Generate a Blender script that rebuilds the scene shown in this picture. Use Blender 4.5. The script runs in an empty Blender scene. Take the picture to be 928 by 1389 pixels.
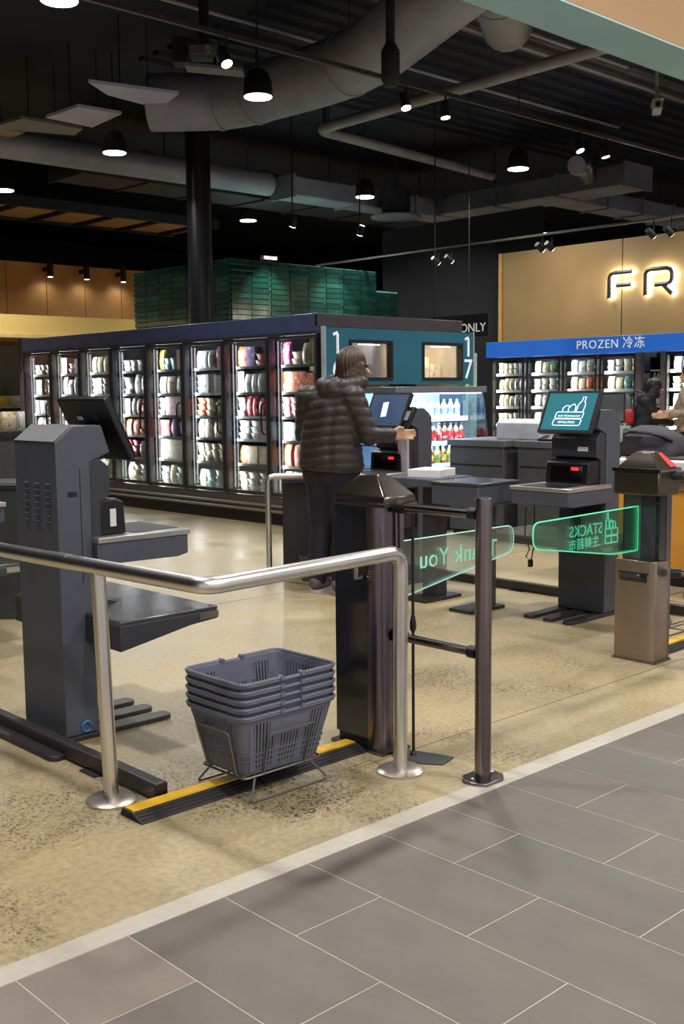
import bpy, bmesh, math, random
import numpy as np
from mathutils import Vector, Matrix, Euler
random.seed(7)
S = bpy.context.scene
COL = S.collection
PI = math.pi

# ---------------------------------------------------------------- camera, world, exposure
CAM_H = 1.341
YAW, PITCH, ROLL = 0.75323, 0.108694, -0.010644
fw = Vector((math.sin(YAW)*math.cos(PITCH), math.cos(YAW)*math.cos(PITCH), -math.sin(PITCH)))
r0 = Vector((math.cos(YAW), -math.sin(YAW), 0)); u0 = r0.cross(fw)
rt = r0*math.cos(ROLL) + u0*math.sin(ROLL); up = -r0*math.sin(ROLL) + u0*math.cos(ROLL)
cam = bpy.data.cameras.new('camera'); camo = bpy.data.objects.new('camera', cam); COL.objects.link(camo)
M = Matrix((rt, up, -fw)).transposed().to_4x4(); M.translation = (0, 0, CAM_H)
camo.matrix_world = M
cam.sensor_fit = 'HORIZONTAL'; cam.sensor_width = 36.0; cam.lens = 36.0*1483.25/928.0
cam.clip_start = 0.05; cam.clip_end = 200
S.camera = camo
w = bpy.data.worlds.new('world'); S.world = w; w.use_nodes = True
bg = w.node_tree.nodes['Background']; bg.inputs[0].default_value = (0.95, 0.95, 1.0, 1); bg.inputs[1].default_value = 1.0
S.view_settings.view_transform = 'Standard'; S.view_settings.look = 'None'
S.view_settings.gamma = 1.0; S.view_settings.use_curve_mapping = False
S.view_settings.exposure = -0.55
try:
    S.cycles.max_bounces = 8; S.cycles.transparent_max_bounces = 24; S.cycles.sample_clamp_indirect = 6.0
    S.cycles.caustics_reflective = False; S.cycles.caustics_refractive = False
except Exception: pass
LAMP_W = 112.0      # store pendants
MALL_W = 62.0       # unseen mall downlights, added to light the tiles

# ---------------------------------------------------------------- materials
def lin(c):
    if isinstance(c, str):
        c = [int(c[i:i+2], 16)/255 for i in (0, 2, 4)]
    return tuple(((x/12.92) if x <= 0.04045 else ((x+0.055)/1.055)**2.4) for x in c)
MATS = {}
def mat(name, col, rough=0.5, metal=0.0, vary=0.12, scale=8.0, bump=0.0, bscale=60.0, emit=None, estr=0.0, spec=0.5, coat=0.0):
    if name in MATS: return MATS[name]
    m = bpy.data.materials.new(name); m.use_nodes = True; nt = m.node_tree
    b = nt.nodes['Principled BSDF']; c = lin(col)
    tc = nt.nodes.new('ShaderNodeTexCoord'); nz = nt.nodes.new('ShaderNodeTexNoise')
    nz.inputs['Scale'].default_value = scale; nz.inputs['Detail'].default_value = 3
    nt.links.new(tc.outputs['Object'], nz.inputs['Vector'])
    rp = nt.nodes.new('ShaderNodeValToRGB')
    rp.color_ramp.elements[0].position = 0.3; rp.color_ramp.elements[1].position = 0.7
    rp.color_ramp.elements[0].color = tuple(x*(1-vary) for x in c) + (1,)
    rp.color_ramp.elements[1].color = tuple(min(1, x*(1+vary)) for x in c) + (1,)
    nt.links.new(nz.outputs['Fac'], rp.inputs['Fac']); nt.links.new(rp.outputs['Color'], b.inputs['Base Color'])
    b.inputs['Roughness'].default_value = rough; b.inputs['Metallic'].default_value = metal
    b.inputs['Specular IOR Level'].default_value = spec
    if coat: b.inputs['Coat Weight'].default_value = coat; b.inputs['Coat Roughness'].default_value = 0.08
    if bump:
        n2 = nt.nodes.new('ShaderNodeTexNoise'); n2.inputs['Scale'].default_value = bscale
        nt.links.new(tc.outputs['Object'], n2.inputs['Vector'])
        bp = nt.nodes.new('ShaderNodeBump'); bp.inputs['Strength'].default_value = bump; bp.inputs['Distance'].default_value = 0.01
        nt.links.new(n2.outputs['Fac'], bp.inputs['Height']); nt.links.new(bp.outputs['Normal'], b.inputs['Normal'])
    if emit:
        b.inputs['Emission Color'].default_value = lin(emit) + (1,); b.inputs['Emission Strength'].default_value = estr
    MATS[name] = m; return m
def glass(name, tint=(1, 1, 1), refl=0.06, rough=0.02):
    if name in MATS: return MATS[name]
    m = bpy.data.materials.new(name); m.use_nodes = True; nt = m.node_tree; nt.nodes.clear()
    o = nt.nodes.new('ShaderNodeOutputMaterial'); t = nt.nodes.new('ShaderNodeBsdfTransparent'); g = nt.nodes.new('ShaderNodeBsdfGlossy')
    nz = nt.nodes.new('ShaderNodeTexNoise'); nz.inputs['Scale'].default_value = 3
    mr = nt.nodes.new('ShaderNodeMapRange'); mr.inputs['To Min'].default_value = rough*0.7; mr.inputs['To Max'].default_value = rough*1.4
    nt.links.new(nz.outputs['Fac'], mr.inputs['Value']); nt.links.new(mr.outputs[0], g.inputs['Roughness'])
    t.inputs[0].default_value = tuple(tint) + (1,)
    lw = nt.nodes.new('ShaderNodeLayerWeight'); lw.inputs['Blend'].default_value = 0.25
    ma = nt.nodes.new('ShaderNodeMath'); ma.operation = 'MULTIPLY_ADD'; ma.inputs[1].default_value = 0.5; ma.inputs[2].default_value = refl
    mx = nt.nodes.new('ShaderNodeMixShader')
    nt.links.new(lw.outputs['Fresnel'], ma.inputs[0]); nt.links.new(ma.outputs[0], mx.inputs[0])
    nt.links.new(t.outputs[0], mx.inputs[1]); nt.links.new(g.outputs[0], mx.inputs[2]); nt.links.new(mx.outputs[0], o.inputs[0])
    MATS[name] = m; return m
def emis(name, col, s):
    return mat(name, col, 0.4, emit=col, estr=s, vary=0.03)

# ---------------------------------------------------------------- mesh helpers
class MB:
    def __init__(s): s.v = []; s.f = []
    def add(s, v, f):
        o = len(s.v); s.v += [tuple(p) for p in v]; s.f += [tuple(i+o for i in q) for q in f]; return s
    def box(s, x0, x1, y0, y1, z0, z1):
        v = [(x, y, z) for x in (x0, x1) for y in (y0, y1) for z in (z0, z1)]
        return s.add(v, [(0,1,3,2),(4,6,7,5),(0,4,5,1),(2,3,7,6),(0,2,6,4),(1,5,7,3)])
    def obox(s, c, sz, rot=(0,0,0)):
        R = Euler(rot).to_matrix(); c = Vector(c)
        v = [c + R @ Vector((a*sz[0]/2, b*sz[1]/2, d*sz[2]/2)) for a in (-1,1) for b in (-1,1) for d in (-1,1)]
        return s.add(v, [(0,1,3,2),(4,6,7,5),(0,4,5,1),(2,3,7,6),(0,2,6,4),(1,5,7,3)])
    def prism(s, poly, axis, a, b):
        # poly in the two remaining axes (in x,y,z order); extruded from a to b
        n = len(poly)
        def P(q, t):
            if axis == 'x': return (t, q[0], q[1])
            if axis == 'y': return (q[0], t, q[1])
            return (q[0], q[1], t)
        v = [P(q, a) for q in poly] + [P(q, b) for q in poly]
        f = [tuple(range(n)), tuple(range(2*n-1, n-1, -1))] + [(i, n+i, n+(i+1) % n, (i+1) % n) for i in range(n)]
        return s.add(v, f)
    def tube(s, pts, r, n=10, closed=False, caps=True):
        pts = [Vector(p) for p in pts]; m = len(pts)
        rs = r if isinstance(r, (list, tuple)) else [r]*m
        ref = None; rings = []
        for i, p in enumerate(pts):
            if closed: t = (pts[(i+1) % m] - pts[i-1])
            else: t = pts[min(i+1, m-1)] - pts[max(i-1, 0)]
            t.normalize()
            if ref is None:
                ref = Vector((0,0,1)) if abs(t.z) < 0.9 else Vector((1,0,0))
            a = t.cross(ref); a.normalize(); b = a.cross(t); ref = b.copy()
            rings.append([p + (a*math.cos(2*PI*k/n) + b*math.sin(2*PI*k/n))*rs[i] for k in range(n)])
        v = [q for rg in rings for q in rg]; f = []
        mm = m if closed else m-1
        for i in range(mm):
            j = (i+1) % m
            for k in range(n):
                f.append((i*n+k, i*n+(k+1) % n, j*n+(k+1) % n, j*n+k))
        if caps and not closed:
            f.append(tuple(range(n-1, -1, -1))); f.append(tuple((m-1)*n+k for k in range(n)))
        return s.add(v, f)
    def lathe(s, prof, n=20, c=(0,0,0)):
        v = []; f = []
        for (r, z) in prof:
            for k in range(n): v.append((c[0]+r*math.cos(2*PI*k/n), c[1]+r*math.sin(2*PI*k/n), c[2]+z))
        for i in range(len(prof)-1):
            for k in range(n):
                f.append((i*n+k, i*n+(k+1) % n, (i+1)*n+(k+1) % n, (i+1)*n+k))
        f.append(tuple(range(n-1, -1, -1))); f.append(tuple((len(prof)-1)*n+k for k in range(n)))
        return s.add(v, f)
    def ell(s, c, r, n=14, m=9):
        v = []; f = []
        for i in range(m+1):
            a = PI*i/m
            for k in range(n):
                b = 2*PI*k/n
                rr = max(math.sin(a), 1e-3)
                v.append((c[0]+r[0]*rr*math.cos(b), c[1]+r[1]*rr*math.sin(b), c[2]-r[2]*math.cos(a)))
        for i in range(m):
            for k in range(n): f.append((i*n+k, i*n+(k+1) % n, (i+1)*n+(k+1) % n, (i+1)*n+k))
        f.append(tuple(range(n-1, -1, -1))); f.append(tuple(m*n+k for k in range(n)))
        return s.add(v, f)
    def loft(s, rings):
        n = len(rings[0]); v = [p for rg in rings for p in rg]; f = []
        for i in range(len(rings)-1):
            for k in range(n): f.append((i*n+k, i*n+(k+1) % n, (i+1)*n+(k+1) % n, (i+1)*n+k))
        f.append(tuple(range(n-1, -1, -1))); f.append(tuple((len(rings)-1)*n+k for k in range(n)))
        return s.add(v, f)
    def mesh(s, name, smooth=True):
        me = bpy.data.meshes.new(name); me.from_pydata(s.v, [], s.f)
        bm = bmesh.new(); bm.from_mesh(me); bmesh.ops.recalc_face_normals(bm, faces=bm.faces); bm.to_mesh(me); bm.free()
        if smooth:
            for p in me.polygons: p.use_smooth = True
            me.set_sharp_from_angle(angle=0.7)
        return me
def tag(o, label=None, cat=None, group=None, kind=None):
    if label: o['label'] = label
    if cat: o['category'] = cat
    if group: o['group'] = group
    if kind: o['kind'] = kind
    return o
def link(name, me, m, parent=None, loc=None, rot=None, bevel=0):
    o = bpy.data.objects.new(name, me); COL.objects.link(o)
    if m is not None:
        if len(me.materials) == 0: me.materials.append(m)
    if parent: o.parent = parent
    if loc: o.location = loc
    if rot: o.rotation_euler = rot
    if bevel:
        b = o.modifiers.new('bevel', 'BEVEL'); b.width = bevel; b.segments = 2; b.limit_method = 'ANGLE'; b.angle_limit = 0.6
    return o
def part(name, mb, m, parent, bevel=0, **k):
    return link(name, mb.mesh(name), m, parent, bevel=bevel, **k)
def thing(name, label, cat, loc=(0,0,0), rz=0, group=None, kind=None):
    o = bpy.data.objects.new(name, None); COL.objects.link(o); o.empty_display_size = 0.1
    o.location = loc; o.rotation_euler = (0, 0, rz)
    return tag(o, label, cat, group, kind)
def single(name, mb, m, label, cat, loc=None, group=None, bevel=0, rot=None, kind=None):
    return tag(part(name, mb, m, None, bevel, loc=loc, rot=rot), label, cat, group, kind)
def kids(o): return [c for c in bpy.data.objects if c.parent == o]
def copy_tree(o, parent=None):
    c = o.copy(); COL.objects.link(c); c.parent = parent
    for ch in kids(o): copy_tree(ch, c)
    return c
def struct(name, mb, m, parent=None, bevel=0):
    o = part(name, mb, m, parent, bevel)
    if not parent: o['kind'] = 'structure'
    return o
def text_mesh(body, size, ext=0.002, align='CENTER', space=1.0, offset=0.0, bevel=0.0):
    cu = bpy.data.curves.new('lettering', 'FONT'); cu.body = body; cu.size = size; cu.extrude = ext
    cu.align_x = align; cu.align_y = 'CENTER'; cu.space_character = space; cu.offset = offset; cu.resolution_u = 3
    o = bpy.data.objects.new('lettering', cu); COL.objects.link(o)
    dg = bpy.context.evaluated_depsgraph_get()
    me = bpy.data.meshes.new_from_object(o.evaluated_get(dg)); bpy.data.objects.remove(o); bpy.data.curves.remove(cu)
    me.materials.clear(); return me
def lettering(name, body, size, m, parent, loc, rot, **k):
    return link(name, text_mesh(body, size, **k), m, parent, loc=loc, rot=rot)
# text rotations: readable when looking along +x / +y / -y
FACE_NX = (PI/2, 0, -PI/2)   # faces -X
FACE_NY = (PI/2, 0, 0)       # faces -Y
FACE_PY = (PI/2, 0, PI)      # faces +Y

M_ = lambda *a, **k: mat(*a, **k)
chrome = mat('polished_steel', 'dcdad8', 0.32, 1.0, 0.05)
steel = mat('brushed_steel', 'b4b0ac', 0.3, 1.0, 0.06)
bronze = mat('dark_bronze_steel', '847b7e', 0.24, 1.0, 0.06)
smoked = mat('smoked_panel', '1c1d24', 0.12, 0.0, 0.08, coat=0.4)
towersteel = mat('tower_steel', '77707a', 0.26, 1.0, 0.08)
kgrey = mat('kiosk_grey', '4d5260', 0.48, 0.0, 0.05, bump=0.03, bscale=300)
kdark = mat('kiosk_dark', '33363f', 0.5, 0.0, 0.06)
black = mat('black_plastic', '131318', 0.4, 0.0, 0.1)
rubber = mat('black_rubber', '1d1b1c', 0.7, 0.0, 0.15, bump=0.05)
yellow = mat('yellow_rubber', 'e0b020', 0.5, 0.0, 0.08)
white = mat('white_label', 'e4e4e6', 0.5, 0.0, 0.04)
tubedark = mat('dark_tube', '3c393c', 0.4, 0.3, 0.06)
basketgrey = mat('basket_plastic', '636778', 0.5, 0.0, 0.06)
wire = mat('wire_grey', '7d7b7b', 0.4, 0.8, 0.05)

# ---------------------------------------------------------------- floors
def concrete():
    m = bpy.data.materials.new('polished_concrete'); m.use_nodes = True; nt = m.node_tree; N = nt.nodes; L = nt.links
    b = N['Principled BSDF']; tc = N.new('ShaderNodeTexCoord')
    def noise(sc, det=4):
        n = N.new('ShaderNodeTexNoise'); n.inputs['Scale'].default_value = sc; n.inputs['Detail'].default_value = det
        L.new(tc.outputs['Object'], n.inputs['Vector']); return n
    def ramp(src, stops):
        r = N.new('ShaderNodeValToRGB'); e = r.color_ramp.elements
        while len(e) < len(stops): e.new(0.5)
        for i, (p, c) in enumerate(stops): e[i].position = p; e[i].color = (lin(c) + (1,)) if isinstance(c, str) else (c, c, c, 1)
        L.new(src, r.inputs['Fac']); return r
    big = ramp(noise(1.1, 5).outputs['Fac'], [(0.3, 'a19578'), (0.5, 'b0a180'), (0.7, 'b8a780')])
    fine = ramp(noise(45, 6).outputs['Fac'], [(0.3, 'cfc9ba'), (0.7, 'ffffff')])
    mu = N.new('ShaderNodeMix'); mu.data_type = 'RGBA'; mu.blend_type = 'MULTIPLY'; mu.inputs[0].default_value = 0.75
    L.new(big.outputs[0], mu.inputs[6]); L.new(fine.outputs[0], mu.inputs[7])
    # aggregate specks, thick in ground-down patches
    def specks(vs, r0, r1):
        v = N.new('ShaderNodeTexVoronoi'); v.inputs['Scale'].default_value = vs; L.new(tc.outputs['Object'], v.inputs['Vector'])
        a = ramp(v.outputs['Distance'], [(r0, 1.0), (r1, 0.0)])
        sx = N.new('ShaderNodeSeparateColor'); L.new(v.outputs['Color'], sx.inputs[0])
        g = ramp(sx.outputs[0], [(0.42, 0.0), (0.46, 1.0)])
        k = N.new('ShaderNodeMath'); k.operation = 'MULTIPLY'; L.new(a.outputs[0], k.inputs[0]); L.new(g.outputs[0], k.inputs[1]); return k
    s1 = specks(62, 0.30, 0.46); s2 = specks(120, 0.28, 0.48)
    mxs = N.new('ShaderNodeMath'); mxs.operation = 'MAXIMUM'; L.new(s1.outputs[0], mxs.inputs[0]); L.new(s2.outputs[0], mxs.inputs[1])
    patch = ramp(noise(1.5, 5).outputs['Fac'], [(0.47, 0.05), (0.6, 1.0)])
    # wear: more exposed aggregate near the shop front (low Y)
    sp = N.new('ShaderNodeSeparateXYZ'); L.new(tc.outputs['Object'], sp.inputs[0])
    mr = N.new('ShaderNodeMapRange'); mr.inputs['From Min'].default_value = 2.4; mr.inputs['From Max'].default_value = 5.0
    mr.inputs['To Min'].default_value = 1.0; mr.inputs['To Max'].default_value = 0.25; L.new(sp.outputs[1], mr.inputs['Value'])
    p1 = N.new('ShaderNodeMath'); p1.operation = 'MULTIPLY'; L.new(patch.outputs[0], p1.inputs[0]); L.new(mr.outputs[0], p1.inputs[1])
    p2 = N.new('ShaderNodeMath'); p2.operation = 'MULTIPLY'; L.new(p1.outputs[0], p2.inputs[0]); L.new(mxs.outputs[0], p2.inputs[1])
    mx = N.new('ShaderNodeMix'); mx.data_type = 'RGBA'; L.new(p2.outputs[0], mx.inputs[0])
    L.new(mu.outputs[2], mx.inputs[6]); mx.inputs[7].default_value = lin('3d382e') + (1,)
    L.new(mx.outputs[2], b.inputs['Base Color'])
    rr = ramp(noise(2.2, 4).outputs['Fac'], [(0.35, 0.3), (0.65, 0.46)]); L.new(rr.outputs[0], b.inputs['Roughness'])
    b.inputs['Specular IOR Level'].default_value = 0.6
    return m
struct('floor', MB().box(-6, 30, 2.345, 30, -0.1, 0), concrete())
fl1 = [o for o in bpy.data.objects if o.name == 'floor'][0]
for (xa, xb, yy) in ((2.6, 9.0, 2.745), (-2.0, 9.0, 5.6)):
    part('saw_joint', MB().box(xa, xb, yy-0.003, yy+0.003, -0.01, 0.0006), mat('joint_dark', '6f6448', 0.7, 0, 0.2), fl1)
struct('trim_1', MB().box(-6, 20, 2.267, 2.345, -0.1, 0.001), mat('threshold_terrazzo', 'b7b0a5', 0.4, 0, 0.06, 30, bump=0.05, bscale=200))
grout = mat('grout', 'b9afa3', 0.8, 0, 0.1)
fl2 = struct('floor.001', MB().box(-6, 20, -6, 2.267, -0.1, -0.0006), grout)
tilemats = []
def tilemat(i, col):
    m = bpy.data.materials.new('mall_tile_%d' % i); m.use_nodes = True; nt = m.node_tree; N = nt.nodes; L = nt.links
    b = N['Principled BSDF']; tc = N.new('ShaderNodeTexCoord'); oi = N.new('ShaderNodeObjectInfo')
    n = N.new('ShaderNodeTexNoise'); n.inputs['Scale'].default_value = 6; n.inputs['Detail'].default_value = 8; n.inputs['Roughness'].default_value = 0.65
    va = N.new('ShaderNodeVectorMath'); va.operation = 'ADD'; L.new(tc.outputs['Object'], va.inputs[0])
    mp = N.new('ShaderNodeMapping'); mp.inputs['Scale'].default_value = (1.0, 0.45, 1)
    L.new(oi.outputs['Location'], va.inputs[1]); L.new(va.outputs[0], mp.inputs[0]); L.new(mp.outputs[0], n.inputs['Vector'])
    r = N.new('ShaderNodeValToRGB'); c = lin(col)
    r.color_ramp.elements[0].position = 0.3; r.color_ramp.elements[0].color = tuple(x*0.86 for x in c)+(1,)
    r.color_ramp.elements[1].position = 0.72; r.color_ramp.elements[1].color = tuple(x*1.14 for x in c)+(1,)
    L.new(n.outputs['Fac'], r.inputs['Fac']); L.new(r.outputs[0], b.inputs['Base Color'])
    b.inputs['Roughness'].default_value = 0.55
    bp = N.new('ShaderNodeBump'); bp.inputs['Strength'].default_value = 0.08; L.new(n.outputs['Fac'], bp.inputs['Height']); L.new(bp.outputs[0], b.inputs['Normal'])
    return m
for i, c in enumerate(('66605a', '6a635d', '625e59', '7d7269')): tilemats.append(tilemat(i, c))
tile_cache = {}
def tile_mesh(w_, l_, mi):
    k = (round(w_, 3), round(l_, 3), mi)
    if k not in tile_cache:
        e = 0.0018; mb = MB().box(-w_/2+e, w_/2-e, -l_/2+e, l_/2-e, -0.02, 0.0)
        me = mb.mesh('tile', smooth=False); me.materials.append(tilemats[mi]); tile_cache[k] = me
    return tile_cache[k]
for ci in range(-3, 16):
    xc = 1.379 + 0.3*ci
    y = 2.267; odd = (ci % 2 == 0)
    first = 0.59 if odd else 0.291
    ln = first
    while y > 0.15:
        mi = random.choice((0, 0, 1, 2)) if not (ci == -1 and y > 2.2) else 3
        if ci == -2 and y > 2.2: mi = 3
        o = link('tile', tile_mesh(0.3, ln, mi), None, fl2, loc=(xc+0.15, y-ln/2, 0.0)); y -= ln; ln = 0.6
# ---------------------------------------------------------------- shell
deckm = mat('dark_deck', '1b2030', 0.75, 0, 0.4, 0.8, bump=0.3, bscale=4)
wdark = mat('dark_wall', '14151b', 0.8, 0, 0.2)
cl = struct('ceiling', MB().box(-6, 30, 2.37, 30, 5.9, 6.0), deckm)
ribm_lit = mat('deck_rib', '6b6866', 0.8, 0, 0.3, 2)  # paler ribs: the lit stretch of deck painted into their colour
for i in range(30):
    y = 3.2 + i*0.34
    part('deck_rib', MB().prism([(y-0.07, 5.9), (y-0.04, 5.84), (y+0.04, 5.84), (y+0.07, 5.9)], 'x', 8.6, 26), ribm_lit if 6 < i < 19 else deckm, cl)
struct('wall_back', MB().box(30, 30.2, -6, 30, 0, 6), wdark)
struct('wall_left', MB().box(-6, 30, 30, 30.2, 0, 6), wdark)
struct('wall_side', MB().box(-6.2, -6, 2.37, 30, 0, 6), wdark)
bulk = struct('wall_front', MB().box(-6, 30, 2.165, 2.375, 2.5795, 6), mat('bulkhead_tan', '9a7a50', 0.6, 0, 0.05, 2))
part('soffit_panel', MB().box(-6, 30, 2.165, 2.375, 2.575, 2.58), mat('soffit_green', '96c6d2', 0.5, 0, 0.08, 2), bulk)
# dark rear partition that carries the aisle sign
pw = struct('wall_partition', MB().box(15.2, 15.3, 11.3, 15, 0, 4.4), wdark)

# ================================================================ LAMPS
lens = emis('lamp_lens', 'fff6ea', 14.0)
lampblack = mat('lamp_housing', '1a1a1e', 0.5, 0.2, 0.1)
def pendant_mesh():
    b = MB().lathe([(0.03, 0.30), (0.10, 0.27), (0.155, 0.16), (0.165, 0.012), (0.165, 0.0)], 20)
    l = MB().lathe([(0.15, -0.012), (0.155, -0.004), (0.15, 0.0)], 20)
    s = MB().tube([(0, 0, 0.3), (0, 0, 1.3)], 0.008, 6)
    return b.mesh('housing'), l.mesh('lens'), s.mesh('stem')
PM = pendant_mesh()
def pendant(x, y, z, label, group='high bay pendant lamps'):
    t = thing('pendant_lamp', label, 'lamp', (x, y, z), 0, group)
    link('housing', PM[0], lampblack, t); link('lens', PM[1], lens, t); link('stem', PM[2], lampblack, t)
    li = bpy.data.lights.new('pendant_light', 'AREA'); li.shape = 'DISK'; li.size = 0.3; li.energy = LAMP_W; li.color = (1.0, 0.97, 0.935); li.spread = 2.5
    lo = bpy.data.objects.new('pendant_light', li); COL.objects.link(lo); lo.parent = t; lo.location = (0, 0, -0.02)
    return t
PL = 'round high bay pendant lamp hanging under the black ceiling '
for (x, y, txt) in [(7.91, 9.72, 'before the curved duct'), (8.21, 13.18, 'before the low grey duct'), (8.33, 16.67, 'over the wood wall corner'),
                    (13.23, 16.62, 'over the green tiled block'), (13.18, 13.41, 'beside the round air diffuser'), (13.29, 10.29, 'before the flexible silver duct'),
                    (19.43, 17.85, 'beyond the green tiled block'), (19.07, 14.12, 'over the wood letter wall'), (4.8, 8.48, 'beside the projector'),
                    (4.7, 4.5, 'added unseen over the self checkouts'), (8.9, 5.7, 'added unseen over the dark checkout counters'), (13.3, 7.0, 'added unseen over the staffed counters'),  # unseen pendants from here down, added to light the store
                    (1.6, 4.3, 'added unseen over the first checkout row'), 
                    (19.0, 10.6, 'added unseen beyond the blue topped fridge'), (8.0, 3.4, 'added unseen over the conveyor counters'), (4.8, 15.5, 'added unseen at the far freezer end')]:
    pendant(x, y, 4.6, PL.replace('hanging under', 'under') + txt)

# mall fill lights: unseen cans added to light the tiled walk
struct('ceiling.001', MB().box(-6, 20, -6, 2.16, 3.6, 3.7), mat('mall_ceiling', 'd8d4cc', 0.7, 0, 0.05))
for i, (x, y) in enumerate([(0.4, 0.6), (2.4, 0.6), (4.4, 0.6), (0.4, -1.6), (2.4, -1.6), (4.4, -1.6), (6.4, 0.6)]):
    t = thing('mall_fill_light', 'unseen round downlight added to light the grey mall tiles', 'lamp', (x, y, 3.6), 0, 'added fill lights over the tiled walk')
    part('rim', MB().lathe([(0.07, -0.012), (0.1, -0.01), (0.1, 0.0), (0.07, 0.0)], 20), white, t)
    part('lens', MB().lathe([(0.06, -0.008), (0.07, -0.006), (0.07, 0.0)], 16), lens, t)
    li = bpy.data.lights.new('downlight', 'AREA'); li.shape = 'DISK'; li.size = 0.13; li.energy = MALL_W; li.color = (1.0, 0.95, 0.89)
    lo = bpy.data.objects.new('downlight', li); COL.objects.link(lo); lo.parent = t; lo.location = (0, 0, -0.02)

# ================================================================ FOREGROUND
def arc(c, r, a0, a1, n, f):   # points f(angle offset) helper on plane
    return [f(c, r, a0+(a1-a0)*i/n) for i in range(n+1)]
def fillet(pts, r, n=6):
    pts = [Vector(p) for p in pts]; out = [pts[0]]
    for i in range(1, len(pts)-1):
        a = (pts[i-1]-pts[i]); b = (pts[i+1]-pts[i]); rr = min(r, a.length*0.45, b.length*0.45)
        a.normalize(); b.normalize(); p0 = pts[i]+a*rr; p1 = pts[i]+b*rr
        for k in range(n+1):
            t = k/n; out.append(p0*(1-t)**2 + pts[i]*2*t*(1-t) + p1*t*t)
    out.append(pts[-1]); return out

# chrome guard rail
t = thing('guard_rail', 'chrome tube guard rail with round floor flanges beside the basket stack', 'railing')
RZ = 0.79
part('handrail', MB().tube(fillet([(1.70, 5.2, RZ), (1.837, 2.53, RZ), (2.715, 2.60, RZ), (2.72, 2.612, 0.01)], 0.06, 8), 0.0258, 16), chrome, t)
part('post', MB().tube([(1.835, 3.09, 0.01), (1.812, 3.09, RZ)], 0.0248, 16), chrome, t)
flange = MB().lathe([(0.085, 0.0), (0.085, 0.008), (0.07, 0.016), (0.03, 0.018)], 26)
fm = flange.mesh('flange')
pflange = mat('flange_steel', 'c9bfb6', 0.32, 0.85, 0.06)
link('flange', fm, pflange, t, loc=(1.835, 3.09, 0)); link('flange', fm, pflange, t, loc=(2.72, 2.612, 0))
part('joint_sleeve', MB().tube([(1.795, 3.375, RZ), (1.801, 3.25, RZ)], 0.0268, 16), chrome, t)

# square floor tubes behind each checkout row
def floor_tube(x, y0, y1, label):
    t = thing('floor_barrier', label, 'barrier', (x, 0, 0), 0)
    part('tube', MB().box(-0.025, 0.025, y0, y1, 0.006, 0.062), tubedark, t, 0.008)
    part('end_cap', MB().box(-0.022, 0.022, y0-0.003, y0+0.002, 0.01, 0.058), black, t)
    for k in range(3):
        yy = y0+0.35+k*0.9
        part('mounting_foot', MB().box(-0.05, 0.05, yy, yy+0.1, 0, 0.006), tubedark, t)
    return t
floor_tube(1.955, 2.975, 6.4, 'dark square floor tube under the chrome guard rail')
floor_tube(5.86, 3.2, 6.6, 'dark square floor tube behind the teal screen kiosk')

# cable ramps
def ramp(x0, x1, yc, label):
    t = thing('cable_ramp', label, 'cable ramp', (0, yc, 0), 0)
    n = max(1, round((x1-x0)/0.5)); seg = (x1-x0)/n
    for i in range(n):
        a, b = x0+i*seg+0.002, x0+(i+1)*seg-0.002
        s = part('ramp_section', MB().prism([(-0.062, 0), (-0.058, 0.005), (-0.005, 0.024), (0.052, 0.024), (0.062, 0.005), (0.062, 0)], 'x', a, b), rubber, t)
        part('yellow_cover', MB().prism([(-0.002, 0.024), (0.0, 0.029), (0.048, 0.029), (0.05, 0.024)], 'x', a+0.006, b-0.006), yellow, s)
        for k in range(3):
            yy = -0.052+k*0.015; zz = 0.005+0.019*(yy+0.058)/0.053
            part('groove_rib', MB().prism([(yy, zz-0.004), (yy+0.002, zz+0.004), (yy+0.008, zz+0.006), (yy+0.01, zz-0.002)], 'x', a+0.01, b-0.01), rubber, s)
    return t
ramp(1.79, 2.785, 2.905, 'yellow and black rubber cable ramp under the basket stand')
ramp(4.93, 6.2, 2.905, 'yellow and black rubber cable ramp beyond the steel gate tower')

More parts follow.
